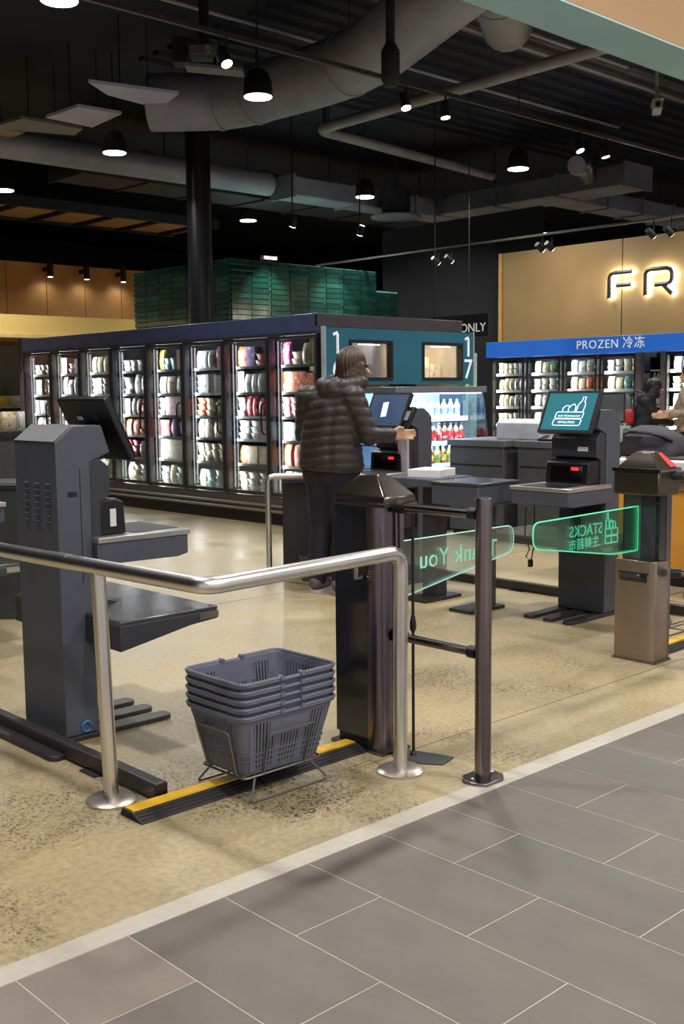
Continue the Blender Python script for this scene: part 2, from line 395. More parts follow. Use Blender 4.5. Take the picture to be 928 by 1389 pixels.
# shopping basket stack in a wire stand
def rrect(w_, d_, r, n=4):
    out = []
    for (sx, sy, a0) in ((1, 1, 0), (-1, 1, PI/2), (-1, -1, PI), (1, -1, 1.5*PI)):
        for k in range(n+1):
            a = a0+(PI/2)*k/n; out.append((sx*(w_/2-r)+r*math.cos(a), sy*(d_/2-r)+r*math.sin(a)))
    return out
BW, BD, BH = 0.415, 0.32, 0.205
def basket_parts():
    W = lambda z: 0.335+(BW-0.335)*(z/BH)**0.8
    D = lambda z: 0.225+(BD-0.225)*(z/BH)**0.8
    th = 0.003
    out = {}
    # perforated side walls: built from horizontal bands and vertical slats
    body = MB()
    def band(z0, z1, th=0.003):
        a = rrect(W(z0), D(z0), 0.04); b = rrect(W(z1), D(z1), 0.04); a2 = rrect(W(z0)-2*th, D(z0)-2*th, 0.037); b2 = rrect(W(z1)-2*th, D(z1)-2*th, 0.037)
        n = len(a); v = [(x, y, z0) for x, y in a]+[(x, y, z1) for x, y in b]+[(x, y, z1) for x, y in b2]+[(x, y, z0) for x, y in a2]; f = []
        for k in range(n):
            j = (k+1) % n
            for q in range(4): f.append((q*n+k, q*n+j, ((q+1) % 4)*n+j, ((q+1) % 4)*n+k))
        body.add(v, f)
    a = rrect(W(0)-0.002, D(0)-0.002, 0.04); body.prism(a, 'z', 0, 0.004)
    rows = [(0.0, 0.02), (0.034, 0.039), (0.053, 0.058), (0.072, 0.078), (0.182, BH)]
    for z0, z1 in rows: band(z0, z1)
    def slat(side, u, hw):
        for (za, zb) in ((0.015, 0.185),):
            v = []
            for z in (za, zb):
                for du in (-hw, hw):
                    for dth in (0, 0.003):
                        if side in 'fb':
                            s = -1 if side == 'f' else 1; v.append((u*W(z)/BW+du, s*(D(z)/2-dth), z))
                        else:
                            s = -1 if side == 'l' else 1; v.append((s*(W(z)/2-dth), u*D(z)/BD+du, z))
            body.add(v, [(0,1,3,2),(4,6,7,5),(0,4,5,1),(2,3,7,6),(0,2,6,4),(1,5,7,3)])
    nx = 24
    for i in range(nx):
        u = -BW/2+0.04+(BW-0.08)*i/(nx-1)
        hw = 0.0037 if not (i % 8 == 0) else 0.008
        slat('f', u, hw); slat('b', u, hw)
    for i in range(15):
        u = -BD/2+0.04+(BD-0.08)*i/14; slat('l', u, 0.0055); slat('r', u, 0.0055)
    # solid corner posts
    for sx in (-1, 1):
        for sy in (-1, 1):
            pr = []
            for z in (0.0, 0.185):
                ring = [(sx*(W(z)/2-0.04+0.04*math.cos(q)), sy*(D(z)/2-0.04+0.04*math.sin(q)), z) for q in np.linspace(-0.15, PI/2+0.15, 7)]
                ring += [(sx*(W(z)/2-0.04+0.037*math.cos(q)), sy*(D(z)/2-0.04+0.037*math.sin(q)), z) for q in np.linspace(PI/2+0.15, -0.15, 7)]
                pr.append(ring)
            body.loft(pr)
    for s in (-1, 1):
        v = []
        for z in (0.125, 0.183):
            for u in (-0.085, 0.085):
                for dth in (-0.001, 0.004): v.append((u, s*(D(z)/2-dth), z))
        body.add(v, [(0,1,3,2),(4,6,7,5),(0,4,5,1),(2,3,7,6),(0,2,6,4),(1,5,7,3)])
    out['body'] = body.mesh('body')
    rim = MB(); rr = rrect(BW+0.008, BD+0.008, 0.045, 5)
    rim.tube([(x, y, BH) for x, y in rr], 0.0065, 6, closed=True)
    rr2 = rrect(BW+0.004, BD+0.004, 0.043, 5)
    out['rim'] = rim.mesh('rim')
    hd = []
    for s in (-1, 1):   # folded wire-thin handles lying on the rim, hinges in the long sides
        h = MB(); x0 = s*0.045
        h.tube(fillet([(x0, -BD/2-0.006, BH+0.007), (s*(BW/2+0.004), -BD/2-0.006, BH+0.007), (s*(BW/2+0.004), BD/2+0.006, BH+0.007), (x0, BD/2+0.006, BH+0.007)], 0.045), 0.006, 6)
        for sy in (-1, 1): h.tube([(x0, sy*(BD/2-0.006), BH+0.007), (x0, sy*(BD/2+0.014), BH+0.007)], 0.009, 8)
        hd.append(h.mesh('handle'))
    out['handles'] = hd
    return out
BP = basket_parts()
ordn = ['lowest', 'second lowest', 'middle', 'second highest', 'topmost']
BX, BY = 2.315, 2.888
for i in range(5):
    t = thing('shopping_basket', 'grey plastic shopping basket, %s of the nested stack' % ordn[i], 'basket', (BX, BY, 0.082+i*0.028), 0, 'nested grey baskets')
    link('body', BP['body'], basketgrey, t); link('rim', BP['rim'], basketgrey, t)
    for h in BP['handles']: link('handle', h, basketgrey, t)
def basket_stand(x, y, label):
    t = thing('basket_stand', label, 'stand', (x, y, 0))
    r = 0.0042
    for s in (-1, 1):
        part('foot_wire', MB().tube(fillet([(-0.12, s*0.11, 0.076), (-0.17, s*0.15, r), (0.17, s*0.15, r), (0.12, s*0.11, 0.076)], 0.015), r, 6), wire, t)
        part('side_hoop', MB().tube(fillet([(-0.09, s*0.118, 0.076), (-0.10, s*0.163, 0.225), (0.10, s*0.163, 0.225), (0.09, s*0.118, 0.076)], 0.015), r, 6), wire, t)
        part('end_hoop', MB().tube(fillet([(s*0.172, -0.08, 0.076), (s*0.212, -0.09, 0.235), (s*0.212, 0.09, 0.235), (s*0.172, 0.08, 0.076)], 0.015), r, 6), wire, t)
        part('cross_wire', MB().tube([(-0.172, s*0.08, 0.076), (0.172, s*0.08, 0.076)], r, 6), wire, t)
    part('base_loop', MB().tube([(a, b, 0.076) for a, b in rrect(0.345, 0.236, 0.02)], r, 6, closed=True), wire, t)
    return t
basket_stand(BX, BY, 'bent wire basket stand holding the stack of grey baskets')
basket_stand(5.36, 2.905, 'empty bent wire basket stand beyond the steel gate tower')

# ---------------------------------------------------------------- gate towers
def hood(mb, x0, x1, y0, y1, zb, ze, zt, inset):
    a = [(x0, y0), (x1, y0), (x1, y1), (x0, y1)]
    rings = [[(x, y, zb) for x, y in a], [(x, y, ze) for x, y in a]]
    cx_, cy_ = (x0+x1)/2, (y0+y1)/2
    rings.append([(cx_+(x-cx_)*inset, cy_+(y-cy_)*inset, zt) for x, y in a]); return mb.loft(rings)
t = thing('gate_tower', 'smoked dark gate tower with pitched steel hood behind the basket stack', 'gate tower', (2.79, 2.78, 0))
part('core', MB().box(0.03, 0.13, 0.02, 0.255, 0.0, 0.94), kdark, t)
part('side_panel', MB().box(0.012, 0.03, 0.068, 0.25, 0.045, 0.93), smoked, t)
prof = [(0.0, 0.055), (0.005, 0.02), (0.025, 0.002), (0.055, -0.006), (0.075, 0.0), (0.08, 0.02), (0.03, 0.03), (0.028, 0.065), (0.002, 0.068)]
part('corner_column', MB().prism(prof, 'z', 0.0, 0.94), towersteel, t)
part('front_panel', MB().box(0.08, 0.13, 0.0, 0.02, 0.0, 0.94), bronze, t)
part('hood', hood(MB(), 0.0, 0.165, -0.03, 0.24, 0.935, 0.962, 1.04, 0.34), mat('hood_steel', '6a635c', 0.22, 0.9, 0.06), t, 0.006)
part('hood_trim', MB().box(-0.003, 0.168, -0.033, 0.243, 0.925, 0.937), bronze, t)
part('handle_latch', MB().tube([(-0.0, 0.09, 0.73), (-0.03, 0.09, 0.73), (-0.03, 0.09, 0.66), (0, 0.09, 0.66)], 0.01, 8), steel, t)
for z in (0.655, 0.665, 0.675, 0.685): part('vent_slot', MB().box(-0.001, 0.012, 0.03, 0.06, z, z+0.004), steel, t)
part('base_plate', MB().box(-0.01, 0.14, -0.02, 0.26, 0, 0.012), bronze, t)

t = thing('gate_tower', 'brushed steel gate tower with lower service box and red status light', 'gate tower', (4.69, 2.79, 0))
prof = [(0.0, 0.03), (0.02, 0.0), (0.12, -0.005), (0.15, 0.015), (0.15, 0.22), (0.0, 0.22)]
part('service_box', MB().prism(prof, 'z', 0.0, 0.505), mat('service_steel', '9a8d82', 0.33, 0.9, 0.06), t, 0.004)
part('service_seam', MB().box(-0.002, 0.004, 0.03, 0.2, 0.44, 0.446), black, t)
part('service_lip', MB().prism([(-0.012, 0.42), (-0.002, 0.4), (0.0, 0.4), (0.0, 0.445)], 'y', 0.04, 0.19), black, t)
part('lock', MB().tube([(-0.006, 0.085, 0.43), (0.004, 0.085, 0.43)], 0.009, 10), chrome, t)
part('column', MB().box(0.035, 0.16, 0.02, 0.2, 0.505, 0.86), kdark, t)
part('glass_slot', MB().box(0.033, 0.036, 0.1, 0.19, 0.51, 0.83), mat('slot_green_grey', '4f5d56', 0.3), t)
part('corner_column', MB().prism([(0.10, -0.002), (0.15, 0.0), (0.165, 0.02), (0.165, 0.06), (0.10, 0.06)], 'z', 0.0, 0.86), towersteel, t)
part('inner_panel', MB().box(0.04, 0.1, -0.0, 0.02, 0.51, 0.83), smoked, t)
part('hood', hood(MB(), -0.02, 0.165, -0.03, 0.225, 0.83, 0.95, 1.04, 0.36), mat('hood_olive_steel', '5b564c', 0.3, 0.8, 0.06), t, 0.008)
part('hood_rim', hood(MB(), -0.026, 0.171, -0.036, 0.231, 0.945, 0.956, 0.962, 0.97), bronze, t)
part('status_light', MB().add([(0.09, -0.022, 0.966), (0.155, -0.022, 0.966), (0.118, 0.045, 1.034), (0.085, 0.045, 1.034)], [(0,1,2,3)]), mat('red_light', 'd84a50', 0.3, emit='d84a50', estr=0.25), t)
part('card_reader', MB().box(0.165, 0.21, 0.03, 0.12, 0.62, 0.77), black, t, 0.012)
part('base_plate', MB().box(-0.005, 0.155, -0.01, 0.225, 0, 0.01), bronze, t)

# exit frames (post, two cross tubes)
def exit_frame(px_, py_, tx, ty, label):
    t = thing('gate_post', label, 'post', (px_, py_, 0))
    part('post', MB().tube([(0, 0, 0.008), (0, 0, 0.978)], 0.0285, 20), bronze, t)
    part('post_cap', MB().lathe([(0.0285, 0.975), (0.027, 0.982), (0.02, 0.984)], 20), bronze, t)
    d = Vector((tx-px_, ty-py_, 0)); L = d.length; d.normalize()
    for z in (0.925, 0.445):
        part('cross_tube', MB().tube([Vector((0, 0, z))+d*0.025, Vector((0, 0, z))+d*(L)], 0.016, 12), bronze, t)
        part('collar', MB().tube([Vector((0, 0, z))+d*0.025, Vector((0, 0, z))+d*0.06], 0.023, 12), black, t)
        part('collar', MB().tube([Vector((0, 0, z))+d*(L-0.05), Vector((0, 0, z))+d*(L-0.0)], 0.023, 12), black, t)
    part('base_plate', MB().prism([(-0.075, -0.02), (-0.05, -0.06), (0.04, -0.06), (0.075, -0.03), (0.08, 0.02), (0.05, 0.06), (-0.04, 0.06), (-0.075, 0.03)], 'z', 0, 0.012), bronze, t, 0.004)
    for sx in (-1, 1): part('bolt', MB().lathe([(0.008, 0.0), (0.008, 0.006), (0.004, 0.008)], 8, (sx*0.052, 0, 0.012)), steel, t)
    return t
exit_frame(2.862, 2.352, 2.86, 2.765, 'dark bronze gate post with two cross tubes on the white threshold')
exit_frame(4.98, 2.36, 4.80, 2.765, 'dark bronze gate post with cross tubes at the steel gate tower')
t = thing('sign_stand', 'thin black rod stand on a flat square floor plate', 'stand', (2.872, 2.69, 0))
part('floor_plate', MB().prism([(-0.075, -0.04), (-0.055, 0.06), (0.03, 0.075), (0.09, -0.12), (0.0, -0.145)], 'z', 0, 0.006), mat('plate_dark', '3f4546', 0.45, 0.4, 0.05), t, 0.002)
part('rod', MB().tube([(0, 0, 0.004), (0, 0, 0.9)], 0.0055, 8), black, t)
part('rod_joint', MB().lathe([(0.007, 0.0), (0.012, 0.01), (0.012, 0.035), (0.007, 0.06)], 10, (0, 0, 0.47)), black, t)
part('foot_collar', MB().lathe([(0.014, 0.004), (0.012, 0.012), (0.006, 0.02)], 10), black, t)
t = thing('sensor_cable', 'black cable hanging down the corner of the smoked gate tower', 'cable', (2.88, 2.768, 0))
part('cable', MB().tube([(0, 0, 0.08), (-0.004, -0.002, 0.3), (0.004, 0, 0.55), (0, 0, 0.93)], 0.005, 8), black, t)
for z in (0.06, 0.42): part('clip', MB().lathe([(0.01, 0.0), (0.013, 0.01), (0.013, 0.03), (0.008, 0.04)], 8, (0, 0, z)), black, t)

# ---------------------------------------------------------------- glass gate leaves with lit edges
edgeglow = mat('lit_green_edge', '6fe8b4', 0.3, emit='48dba0', estr=0.9)
edgepale = mat('lit_pale_edge', 'bfeee0', 0.3, emit='9be8cc', estr=0.7)
textglow = mat('lit_mint_lettering', 'b0ffe4', 0.3, emit='86ffd8', estr=1.1)
def gate_leaf(poly, y, label, gm, em, er):
    t = thing('glass_gate_leaf', label, 'gate', (0, y, 0))
    n = len(poly)
    part('pane', MB().prism(poly, 'y', -0.005, 0.005), gm, t)
    part('lit_edge', MB().tube([(x, 0, z) for x, z in poly], er, 6, closed=True), em, t)
    return t
def roundpoly(pts, r):
    out = []
    P = [Vector((a, b, 0)) for a, b in pts]
    for i in range(len(P)):
        a = P[i-1]-P[i]; b = P[(i+1) % len(P)]-P[i]; rr = min(r[i], a.length*0.4, b.length*0.4); a.normalize(); b.normalize()
        for k in range(5):
            tt = k/4; q = (P[i]+a*rr)*(1-tt)**2+P[i]*2*tt*(1-tt)+(P[i]+b*rr)*tt*tt; out.append((q.x, q.y))
    return out
g1 = gate_leaf(roundpoly([(2.925, 0.768), (3.73, 0.768), (3.73, 0.655), (3.10, 0.556), (2.925, 0.53)], [.005, .05, .05, .03, .005]), 2.9,
               'clear glass gate leaf reading Thank You backwards at the smoked tower', glass('gate_glass', (0.86, 0.93, 0.90), 0.05), edgepale, 0.0022)
lettering('lettering', 'Thank You', 0.105, textglow, g1, (3.385, 0.008, 0.677), (PI/2, 0, PI), ext=0.001, space=1.05)
g2 = gate_leaf(roundpoly([(3.868, 0.762), (4.715, 0.772), (4.715, 0.553), (4.50, 0.556), (3.868, 0.648)], [.04, .01, .01, .04, .05]), 2.9,
               'green lit glass gate leaf with mirrored STACKS logo', glass('gate_glass_green', (0.62, 0.92, 0.82), 0.05), edgeglow, 0.0034)
lettering('lettering', 'STACKS', 0.075, textglow, g2, (4.285, 0.008, 0.690), (PI/2, 0, PI), ext=0.001, space=1.0)
lettering('lettering', '生鲜超市', 0.058, textglow, g2, (4.27, 0.008, 0.628), (PI/2, 0, PI), ext=0.001, space=1.15)
def strokes(name, lines, r, m, parent, f):
    mb = MB()
    for l in lines: mb.tube([f(a, b) for a, b in l], r, 6)
    return part(name, mb, m, parent)
def crate_icon():   # produce crate with bottle, in a 1 x 1 box
    L = []
    for z0 in (0.0, 0.24):
        L.append([(0.04, z0), (0.96, z0), (1.0, z0+0.04), (1.0, z0+0.18), (0.96, z0+0.22), (0.04, z0+0.22), (0.0, z0+0.18), (0.0, z0+0.04), (0.04, z0)])
    L.append([(0.2, 0.46), (0.18, 0.6), (0.26, 0.68), (0.36, 0.68), (0.42, 0.62)])
    L.append([(0.42, 0.46), (0.38, 0.6), (0.46, 0.7), (0.54, 0.74), (0.64, 0.64), (0.64, 0.46)])
    L.append([(0.7, 0.46), (0.7, 0.72), (0.78, 0.84), (0.78, 0.98), (0.88, 0.98), (0.88, 0.84), (0.95, 0.72), (0.95, 0.46)])
    return L
ic = crate_icon()
strokes('crate_logo', ic, 0.0035, textglow, g2, lambda a, b: (4.445+0.105*(1-a), 0.009, 0.612+0.15*b))
part('logo_divider', MB().tube([(4.497, 0.009, 0.612), (4.497, 0.009, 0.68)], 0.003, 6), textglow, g2)

# ================================================================ SELF CHECKOUT KIOSKS (local +x = customer side)
silverrim = mat('rim_silver', 'b9b7b8', 0.3, 0.7, 0.05)
shelfsteel = mat('shelf_steel', '77767a', 0.22, 0.85, 0.06)
def screen_rot(): return math.atan2(0.115, 0.24)
def kiosk(x, y, rz, label, screen, back=True, shelf_sides=(-1,), extra=None):
    t = thing('self_checkout_kiosk', label, 'kiosk', (x, y, 0), rz)
    prof = [(0, 0.02), (0, 1.165), (0.075, 1.226), (0.20, 1.226), (0.235, 1.12), (0.145, 1.085), (0.145, 0.02)]
    body = part('body', MB().prism(prof, 'y', -0.165, 0.165), kgrey, t, 0.004)
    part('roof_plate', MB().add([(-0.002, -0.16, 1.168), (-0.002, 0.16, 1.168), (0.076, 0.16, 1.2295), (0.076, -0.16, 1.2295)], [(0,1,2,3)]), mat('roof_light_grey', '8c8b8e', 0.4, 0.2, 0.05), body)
    part('front_housing', MB().prism([(0.145, 0.78), (0.145, 1.085), (0.19, 1.10), (0.235, 1.06), (0.235, 0.95), (0.19, 0.93), (0.19, 0.78)], 'y', -0.16, 0.16), kdark, t, 0.006)
    for r_ in range(7):
        for c_ in range(3):
            yy = 0.1-c_*0.085-0.028; zz = 1.0-r_*0.024
            part('louver', MB().prism([(0.0, zz), (-0.005, zz+0.003), (0.0, zz+0.008)], 'y', yy-0.018, yy+0.018), kgrey, body)
    part('side_port', MB().box(0.045, 0.085, -0.1665, -0.164, 0.955, 0.975), black, body)
    part('side_seam', MB().box(0.098, 0.101, -0.1662, -0.164, 0.62, 1.06), black, body)
    # monitor leaning back
    a = screen_rot(); mo = thing('monitor', None, None, (0.285, 0, 1.215), 0); mo.parent = t; mo.rotation_euler = (0, -a, 0)
    sh = part('shell', MB().box(-0.028, 0.0, -0.185, 0.185, -0.135, 0.135), black, mo, 0.006)
    part('screen', MB().box(0.0, 0.0025, -0.168, 0.168, -0.115, 0.12), screen, mo)
    part('bezel', MB().box(0.0, 0.004, -0.184, 0.184, -0.134, -0.116).box(0.0, 0.004, -0.184, 0.184, 0.12, 0.134).box(0.0, 0.004, -0.184, -0.168, -0.116, 0.12).box(0.0, 0.004, 0.168, 0.184, -0.116, 0.12), black, mo)
    part('mount', MB().box(-0.07, -0.028, -0.05, 0.05, -0.06, 0.03), kdark, mo, 0.006)
    part('back_label', MB().box(-0.0425, -0.039, 0.015, 0.05, 0.052, 0.066), white, mo)
    part('back_lip', MB().prism([(-0.028, 0.07), (-0.04, 0.06), (-0.028, 0.04)], 'y', -0.075, 0.055), kdark, mo)
    # scanner and bed
    bed = part('scan_bed', MB().prism([(0.145, 0.685), (0.145, 0.768), (0.57, 0.768), (0.57, 0.69), (0.52, 0.68)], 'y', -0.20, 0.20), kgrey, t, 0.004)
    part('bed_rim', MB().box(0.146, 0.578, -0.208, 0.208, 0.768, 0.792), silverrim, bed, 0.004)
    part('bed_glass', MB().box(0.34, 0.56, -0.15, 0.15, 0.792, 0.794), black, bed)
    sc = part('scanner', MB().prism([(0.19, 0.792), (0.19, 0.935), (0.27, 0.935), (0.30, 0.92), (0.31, 0.792)], 'y', -0.15, 0.15), black, t, 0.008)
    part('scanner_window', MB().obox((0.3065, 0, 0.855), (0.003, 0.22, 0.09), (0, -0.08, 0)), mat('scanner_glass', '140a0c', 0.08), sc)
    part('scanner_light', MB().obox((0.3085, 0.06, 0.885), (0.003, 0.05, 0.018), (0, -0.08, 0)), mat('red_laser', 'ff3a3a', 0.3, emit='ff2b35', estr=2.0), sc)
    part('sticker', MB().box(0.235, 0.262, -0.1525, -0.15, 0.825, 0.895), white, sc)
    part('front_label', MB().box(0.235, 0.237, 0.03, 0.1, 0.985, 1.01), white, t)
    for s in shelf_sides:
        y0, y1 = sorted((s*0.0, s*0.42))
        sh = part('bag_shelf', MB().prism([(0.10, 0.385), (0.10, 0.485), (0.55, 0.485), (0.55, 0.45), (0.42, 0.44)], 'y', y0, y1), kdark, t, 0.004)
        part('shelf_top', MB().box(0.102, 0.552, y0+0.002, y1-0.002, 0.485, 0.50), shelfsteel, sh, 0.003)
        part('shelf_end', MB().box(0.46, 0.552, y0-0.003 if s < 0 else y1, y0 if s < 0 else y1+0.003, 0.455, 0.482), steel, sh)
    part('knee_panel', MB().prism([(0.145, 0.40), (0.145, 0.66), (0.16, 0.60), (0.19, 0.55), (0.25, 0.52), (0.32, 0.50), (0.32, 0.40)], 'y', -0.05, 0.14), kdark, t)
    for yy in (-0.14, 0.0, 0.14):
        f = rrect(0.5, 0.075, 0.03)
        part('foot', MB().prism([(q[0]+0.24, q[1]+yy) for q in f], 'z', 0.0, 0.02), tubedark, t, 0.003)
    return t
sdark = mat('screen_blue_grey', '3a4a60', 0.25, emit='46587a', estr=0.55, vary=0.05)
steal = mat('screen_teal', '2b6672', 0.25, emit='2c7280', estr=0.6, vary=0.06, scale=3)
soff = mat('screen_off', '0c0d12', 0.12)
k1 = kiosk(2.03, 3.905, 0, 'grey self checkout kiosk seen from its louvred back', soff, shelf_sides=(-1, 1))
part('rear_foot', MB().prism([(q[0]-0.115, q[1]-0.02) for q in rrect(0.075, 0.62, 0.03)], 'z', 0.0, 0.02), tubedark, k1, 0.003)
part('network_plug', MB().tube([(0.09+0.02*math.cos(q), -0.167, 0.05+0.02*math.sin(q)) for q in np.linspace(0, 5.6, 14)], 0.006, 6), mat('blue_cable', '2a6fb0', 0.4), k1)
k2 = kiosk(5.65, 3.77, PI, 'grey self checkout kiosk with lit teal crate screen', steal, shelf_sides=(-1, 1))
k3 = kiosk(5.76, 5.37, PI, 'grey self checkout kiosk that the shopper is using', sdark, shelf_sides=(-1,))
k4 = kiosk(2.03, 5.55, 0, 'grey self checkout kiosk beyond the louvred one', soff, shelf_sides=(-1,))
glow = mat('screen_line', 'd8f2ff', 0.3, emit='d8f2ff', estr=1.2)
mo2 = [c for c in kids(k2) if c.name.startswith('monitor')][0]
strokes('crate_graphic', ic, 0.0028, glow, mo2, lambda a, b: (0.0045, -0.092+0.19*a+0.02*b, -0.088+0.185*b))
lettering('lettering', 'OUR TECHNOLOGY', 0.017, glow, mo2, (0.0045, 0.01, -0.028), (PI/2, 0, PI/2), ext=0.0006)
lettering('lettering', 'REVOLUTION', 0.019, glow, mo2, (0.0045, 0.003, -0.068), (PI/2, 0, PI/2), ext=0.0006)
mo3 = [c for c in kids(k3) if c.name.startswith('monitor')][0]
part('receipt_graphic', MB().obox((0.004, -0.02, 0.005), (0.002, 0.05, 0.11), (0.12, 0, 0)), glow, mo3)
part('payment_post', MB().box(0.275, 0.30, 0.115, 0.205, 0.792, 1.08), mat('post_lilac_steel', 'd0c8d6', 0.35, 0.3, 0.08), k3, 0.004)
part('post_side', MB().box(0.235, 0.275, 0.155, 0.2, 0.792, 1.07), kdark, k3, 0.004)
ct = part('card_terminal', MB().obox((0.285, 0.215, 1.165), (0.03, 0.075, 0.16), (0, -0.45, -0.3)), black, k3, 0.008)
part('terminal_screen', MB().obox((0.302, 0.21, 1.18), (0.002, 0.06, 0.07), (0, -0.45, -0.3)), mat('terminal_screen', '8a9098', 0.2), ct)
# basket platform beside teal kiosk
t = thing('basket_platform', 'grey boxed basket platform beside the teal screen kiosk', 'platform', (5.12, 4.28, 0))
part('box', MB().box(-0.17, 0.22, -0.17, 0.2, 0.66, 0.785), kgrey, t, 0.008)
part('top_plate', MB().box(-0.18, 0.23, -0.18, 0.21, 0.785, 0.80), shelfsteel, t, 0.003)
part('leg', MB().box(0.08, 0.16, -0.04, 0.06, 0.02, 0.66), kgrey, t)
part('foot', MB().box(-0.12, 0.2, -0.08, 0.1, 0, 0.02), tubedark, t)
t = thing('kiosk_cable', 'thin black cable dangling under the teal kiosk bed', 'cable', (5.2, 3.95, 0))
part('cable', MB().tube([(0, 0, 0.66), (-0.01, 0, 0.5), (0.02, -0.01, 0.4), (0.0, 0, 0.36), (0.05, 0, 0.33), (0.08, 0.0, 0.42), (0.08, 0, 0.66)], 0.004, 6), black, t)
part('plug', MB().obox((0.045, 0, 0.315), (0.03, 0.02, 0.045)), black, t, 0.004)
# paper bag pad on the shopper kiosk
single('paper_stack', MB().obox((0, 0, 0.025), (0.26, 0.22, 0.05), (0, 0, 0.3)), mat('paper_white', 'f0efec', 0.5, 0, 0.03), 'white stack of paper bags on the shopper kiosk shelf', 'paper', loc=(5.23, 4.73, 0.80), bevel=0.003)
t = thing('bag_table', 'dark bagging table carrying the white paper stack', 'table', (5.22, 4.74, 0))
part('top', MB().box(-0.2, 0.22, -0.17, 0.2, 0.75, 0.80), kgrey, t, 0.006)
part('pedestal', MB().box(0.0, 0.1, -0.06, 0.06, 0.02, 0.75), kdark, t)
part('foot', MB().box(-0.15, 0.2, -0.1, 0.1, 0, 0.02), tubedark, t)

# cabinet, second chrome rail and bin left of the shopper
t = thing('guard_rail', 'chrome tube guard rail beside the dark cabinet behind the shopper', 'railing', (0, 0, 0))
part('handrail', MB().tube(fillet([(4.99, 6.10, 0.0), (4.99, 6.10, 0.745), (5.40, 5.75, 0.745)], 0.05), 0.0215, 12), chrome, t)
link('flange', fm, pflange, t, loc=(4.99, 6.10, 0))
t = thing('bin_cabinet', 'dark cabinet behind the shopper with a round lock', 'cabinet', (5.16, 6.02, 0), -0.75)
part('body', MB().box(-0.08, 0.32, 0.0, 0.35, 0.0, 0.72), kdark, t, 0.004)
part('door', MB().box(-0.075, 0.17, -0.012, 0.0, 0.02, 0.70), mat('cabinet_door', '262629', 0.5), t, 0.003)
part('lock', MB().tube([(0.14, -0.012, 0.44), (0.14, -0.026, 0.44)], 0.016, 12), steel, t)
part('keyhole_plate', MB().box(0.125, 0.155, -0.015, -0.012, 0.47, 0.482), steel, t)
single('waste_bin', MB().lathe([(0.045, 0.0), (0.06, 0.17), (0.066, 0.17), (0.066, 0.18), (0.058, 0.18), (0.044, 0.01)], 18), mat('bin_grey', '5a5650', 0.5), 'small grey tapered waste bin in front of the dark cabinet', 'bin', loc=(5.13, 5.83, 0.0))
t = thing('drawer_cabinet', 'dark cabinet with pale top edge behind the louvred kiosk', 'cabinet', (2.95, 6.15, 0), -0.75)
part('body', MB().box(-0.12, 0.12, 0.0, 0.3, 0.0, 0.79), mat('cabinet_greenish', '3d4143', 0.5), t, 0.004)
part('worktop', MB().box(-0.13, 0.13, -0.012, 0.31, 0.79, 0.83), kdark, t, 0.004)
part('edge_strip', MB().box(-0.13, 0.13, -0.016, -0.012, 0.812, 0.83), silverrim, t)

# ================================================================ FREEZER ISLE (glass doors face -X, numbered end faces -Y)
fzdark = mat('freezer_dark', '34343a', 0.4, 0.2, 0.06)
fzheader = mat('freezer_header', '4c567c', 0.3, 0.3, 0.08)
fzin = mat('freezer_liner', 'a9adb0', 0.5, 0, 0.05)
fzback = mat('freezer_backwall', '4c4e52', 0.5, 0, 0.1)
shelfm = mat('shelf_wire', '2a2a2e', 0.5, 0.2, 0.1)
raill = mat('price_rail', 'b8bcc0', 0.4, 0, 0.06)
bump_s = mat('bumper_strip', '9b9a98', 0.35, 0.6, 0.05)
doorglass = glass('door_glass', (0.93, 0.96, 0.96), 0.03)
led = emis('led_strip', 'f2f8ff', 1.3)
FX, FY0, FY1 = 7.09, 7.87, 13.82
ND = 8; DW = (FY1-FY0)/ND
fz = thing('glass_door_freezer', 'long dark glass door freezer run with teal numbered end', 'freezer', (FX, FY0, 0))
FL = FY1-FY0; FD = 2.12
part('base', MB().box(0.06, FD-0.06, 0.02, FL, 0.0, 0.29), fzdark, fz)
part('kick_plate', MB().box(0.02, 0.06, 0.0, FL, 0.0, 0.12), black, fz)
part('front_plinth', MB().box(-0.01, 0.06, 0.0, FL, 0.12, 0.29), mat('plinth_grey', '55524f', 0.4, 0.3), fz, 0.006)
for z in (0.13, 0.185): part('bumper', MB().box(-0.03, -0.01, 0.0, FL, z, z+0.028), bump_s, fz, 0.008)
part('liner_floor', MB().box(0.06, 0.75, 0.02, FL-0.02, 0.29, 0.31), fzin, fz)
part('back_liner', MB().box(0.75, 0.80, 0.02, FL-0.02, 0.29, 1.95), fzback, fz)
part('core_box', MB().box(0.80, FD-0.06, 0.62, FL, 0.29, 1.95), fzdark, fz)
part('roof', MB().box(0.03, FD-0.02, 0.02, FL, 1.95, 2.08), fzdark, fz)
part('header', MB().box(-0.02, 0.03, -0.01, FL, 1.905, 2.10), fzheader, fz, 0.006)
part('header_lip', MB().box(-0.035, -0.02, -0.01, FL, 1.905, 1.93), fzdark, fz)
part('end_header', MB().box(-0.02, 2.09, -0.02, 0.02, 1.97, 2.10), mat('end_header', '4a4347', 0.35, 0.2, 0.1), fz, 0.006)
part('far_end', MB().box(0.0, FD, FL, FL+0.04, 0, 2.08), mat('far_end_brown', '5a4346', 0.5), fz)
part('near_end_wall', MB().box(0.06, 0.80, 0.0, 0.03, 0.0, 1.40).box(0.06, 0.30, 0.0, 0.03, 1.40, 1.95), fzdark, fz)
for i in range(ND+1):
    y = i*DW
    part('mullion', MB().box(0.0, 0.06, max(0.03, y-0.02), min(FL, y+0.02), 0.29, 1.905), fzdark, fz)
SHZ = [0.31, 0.60, 0.86, 1.10, 1.35, 1.62]
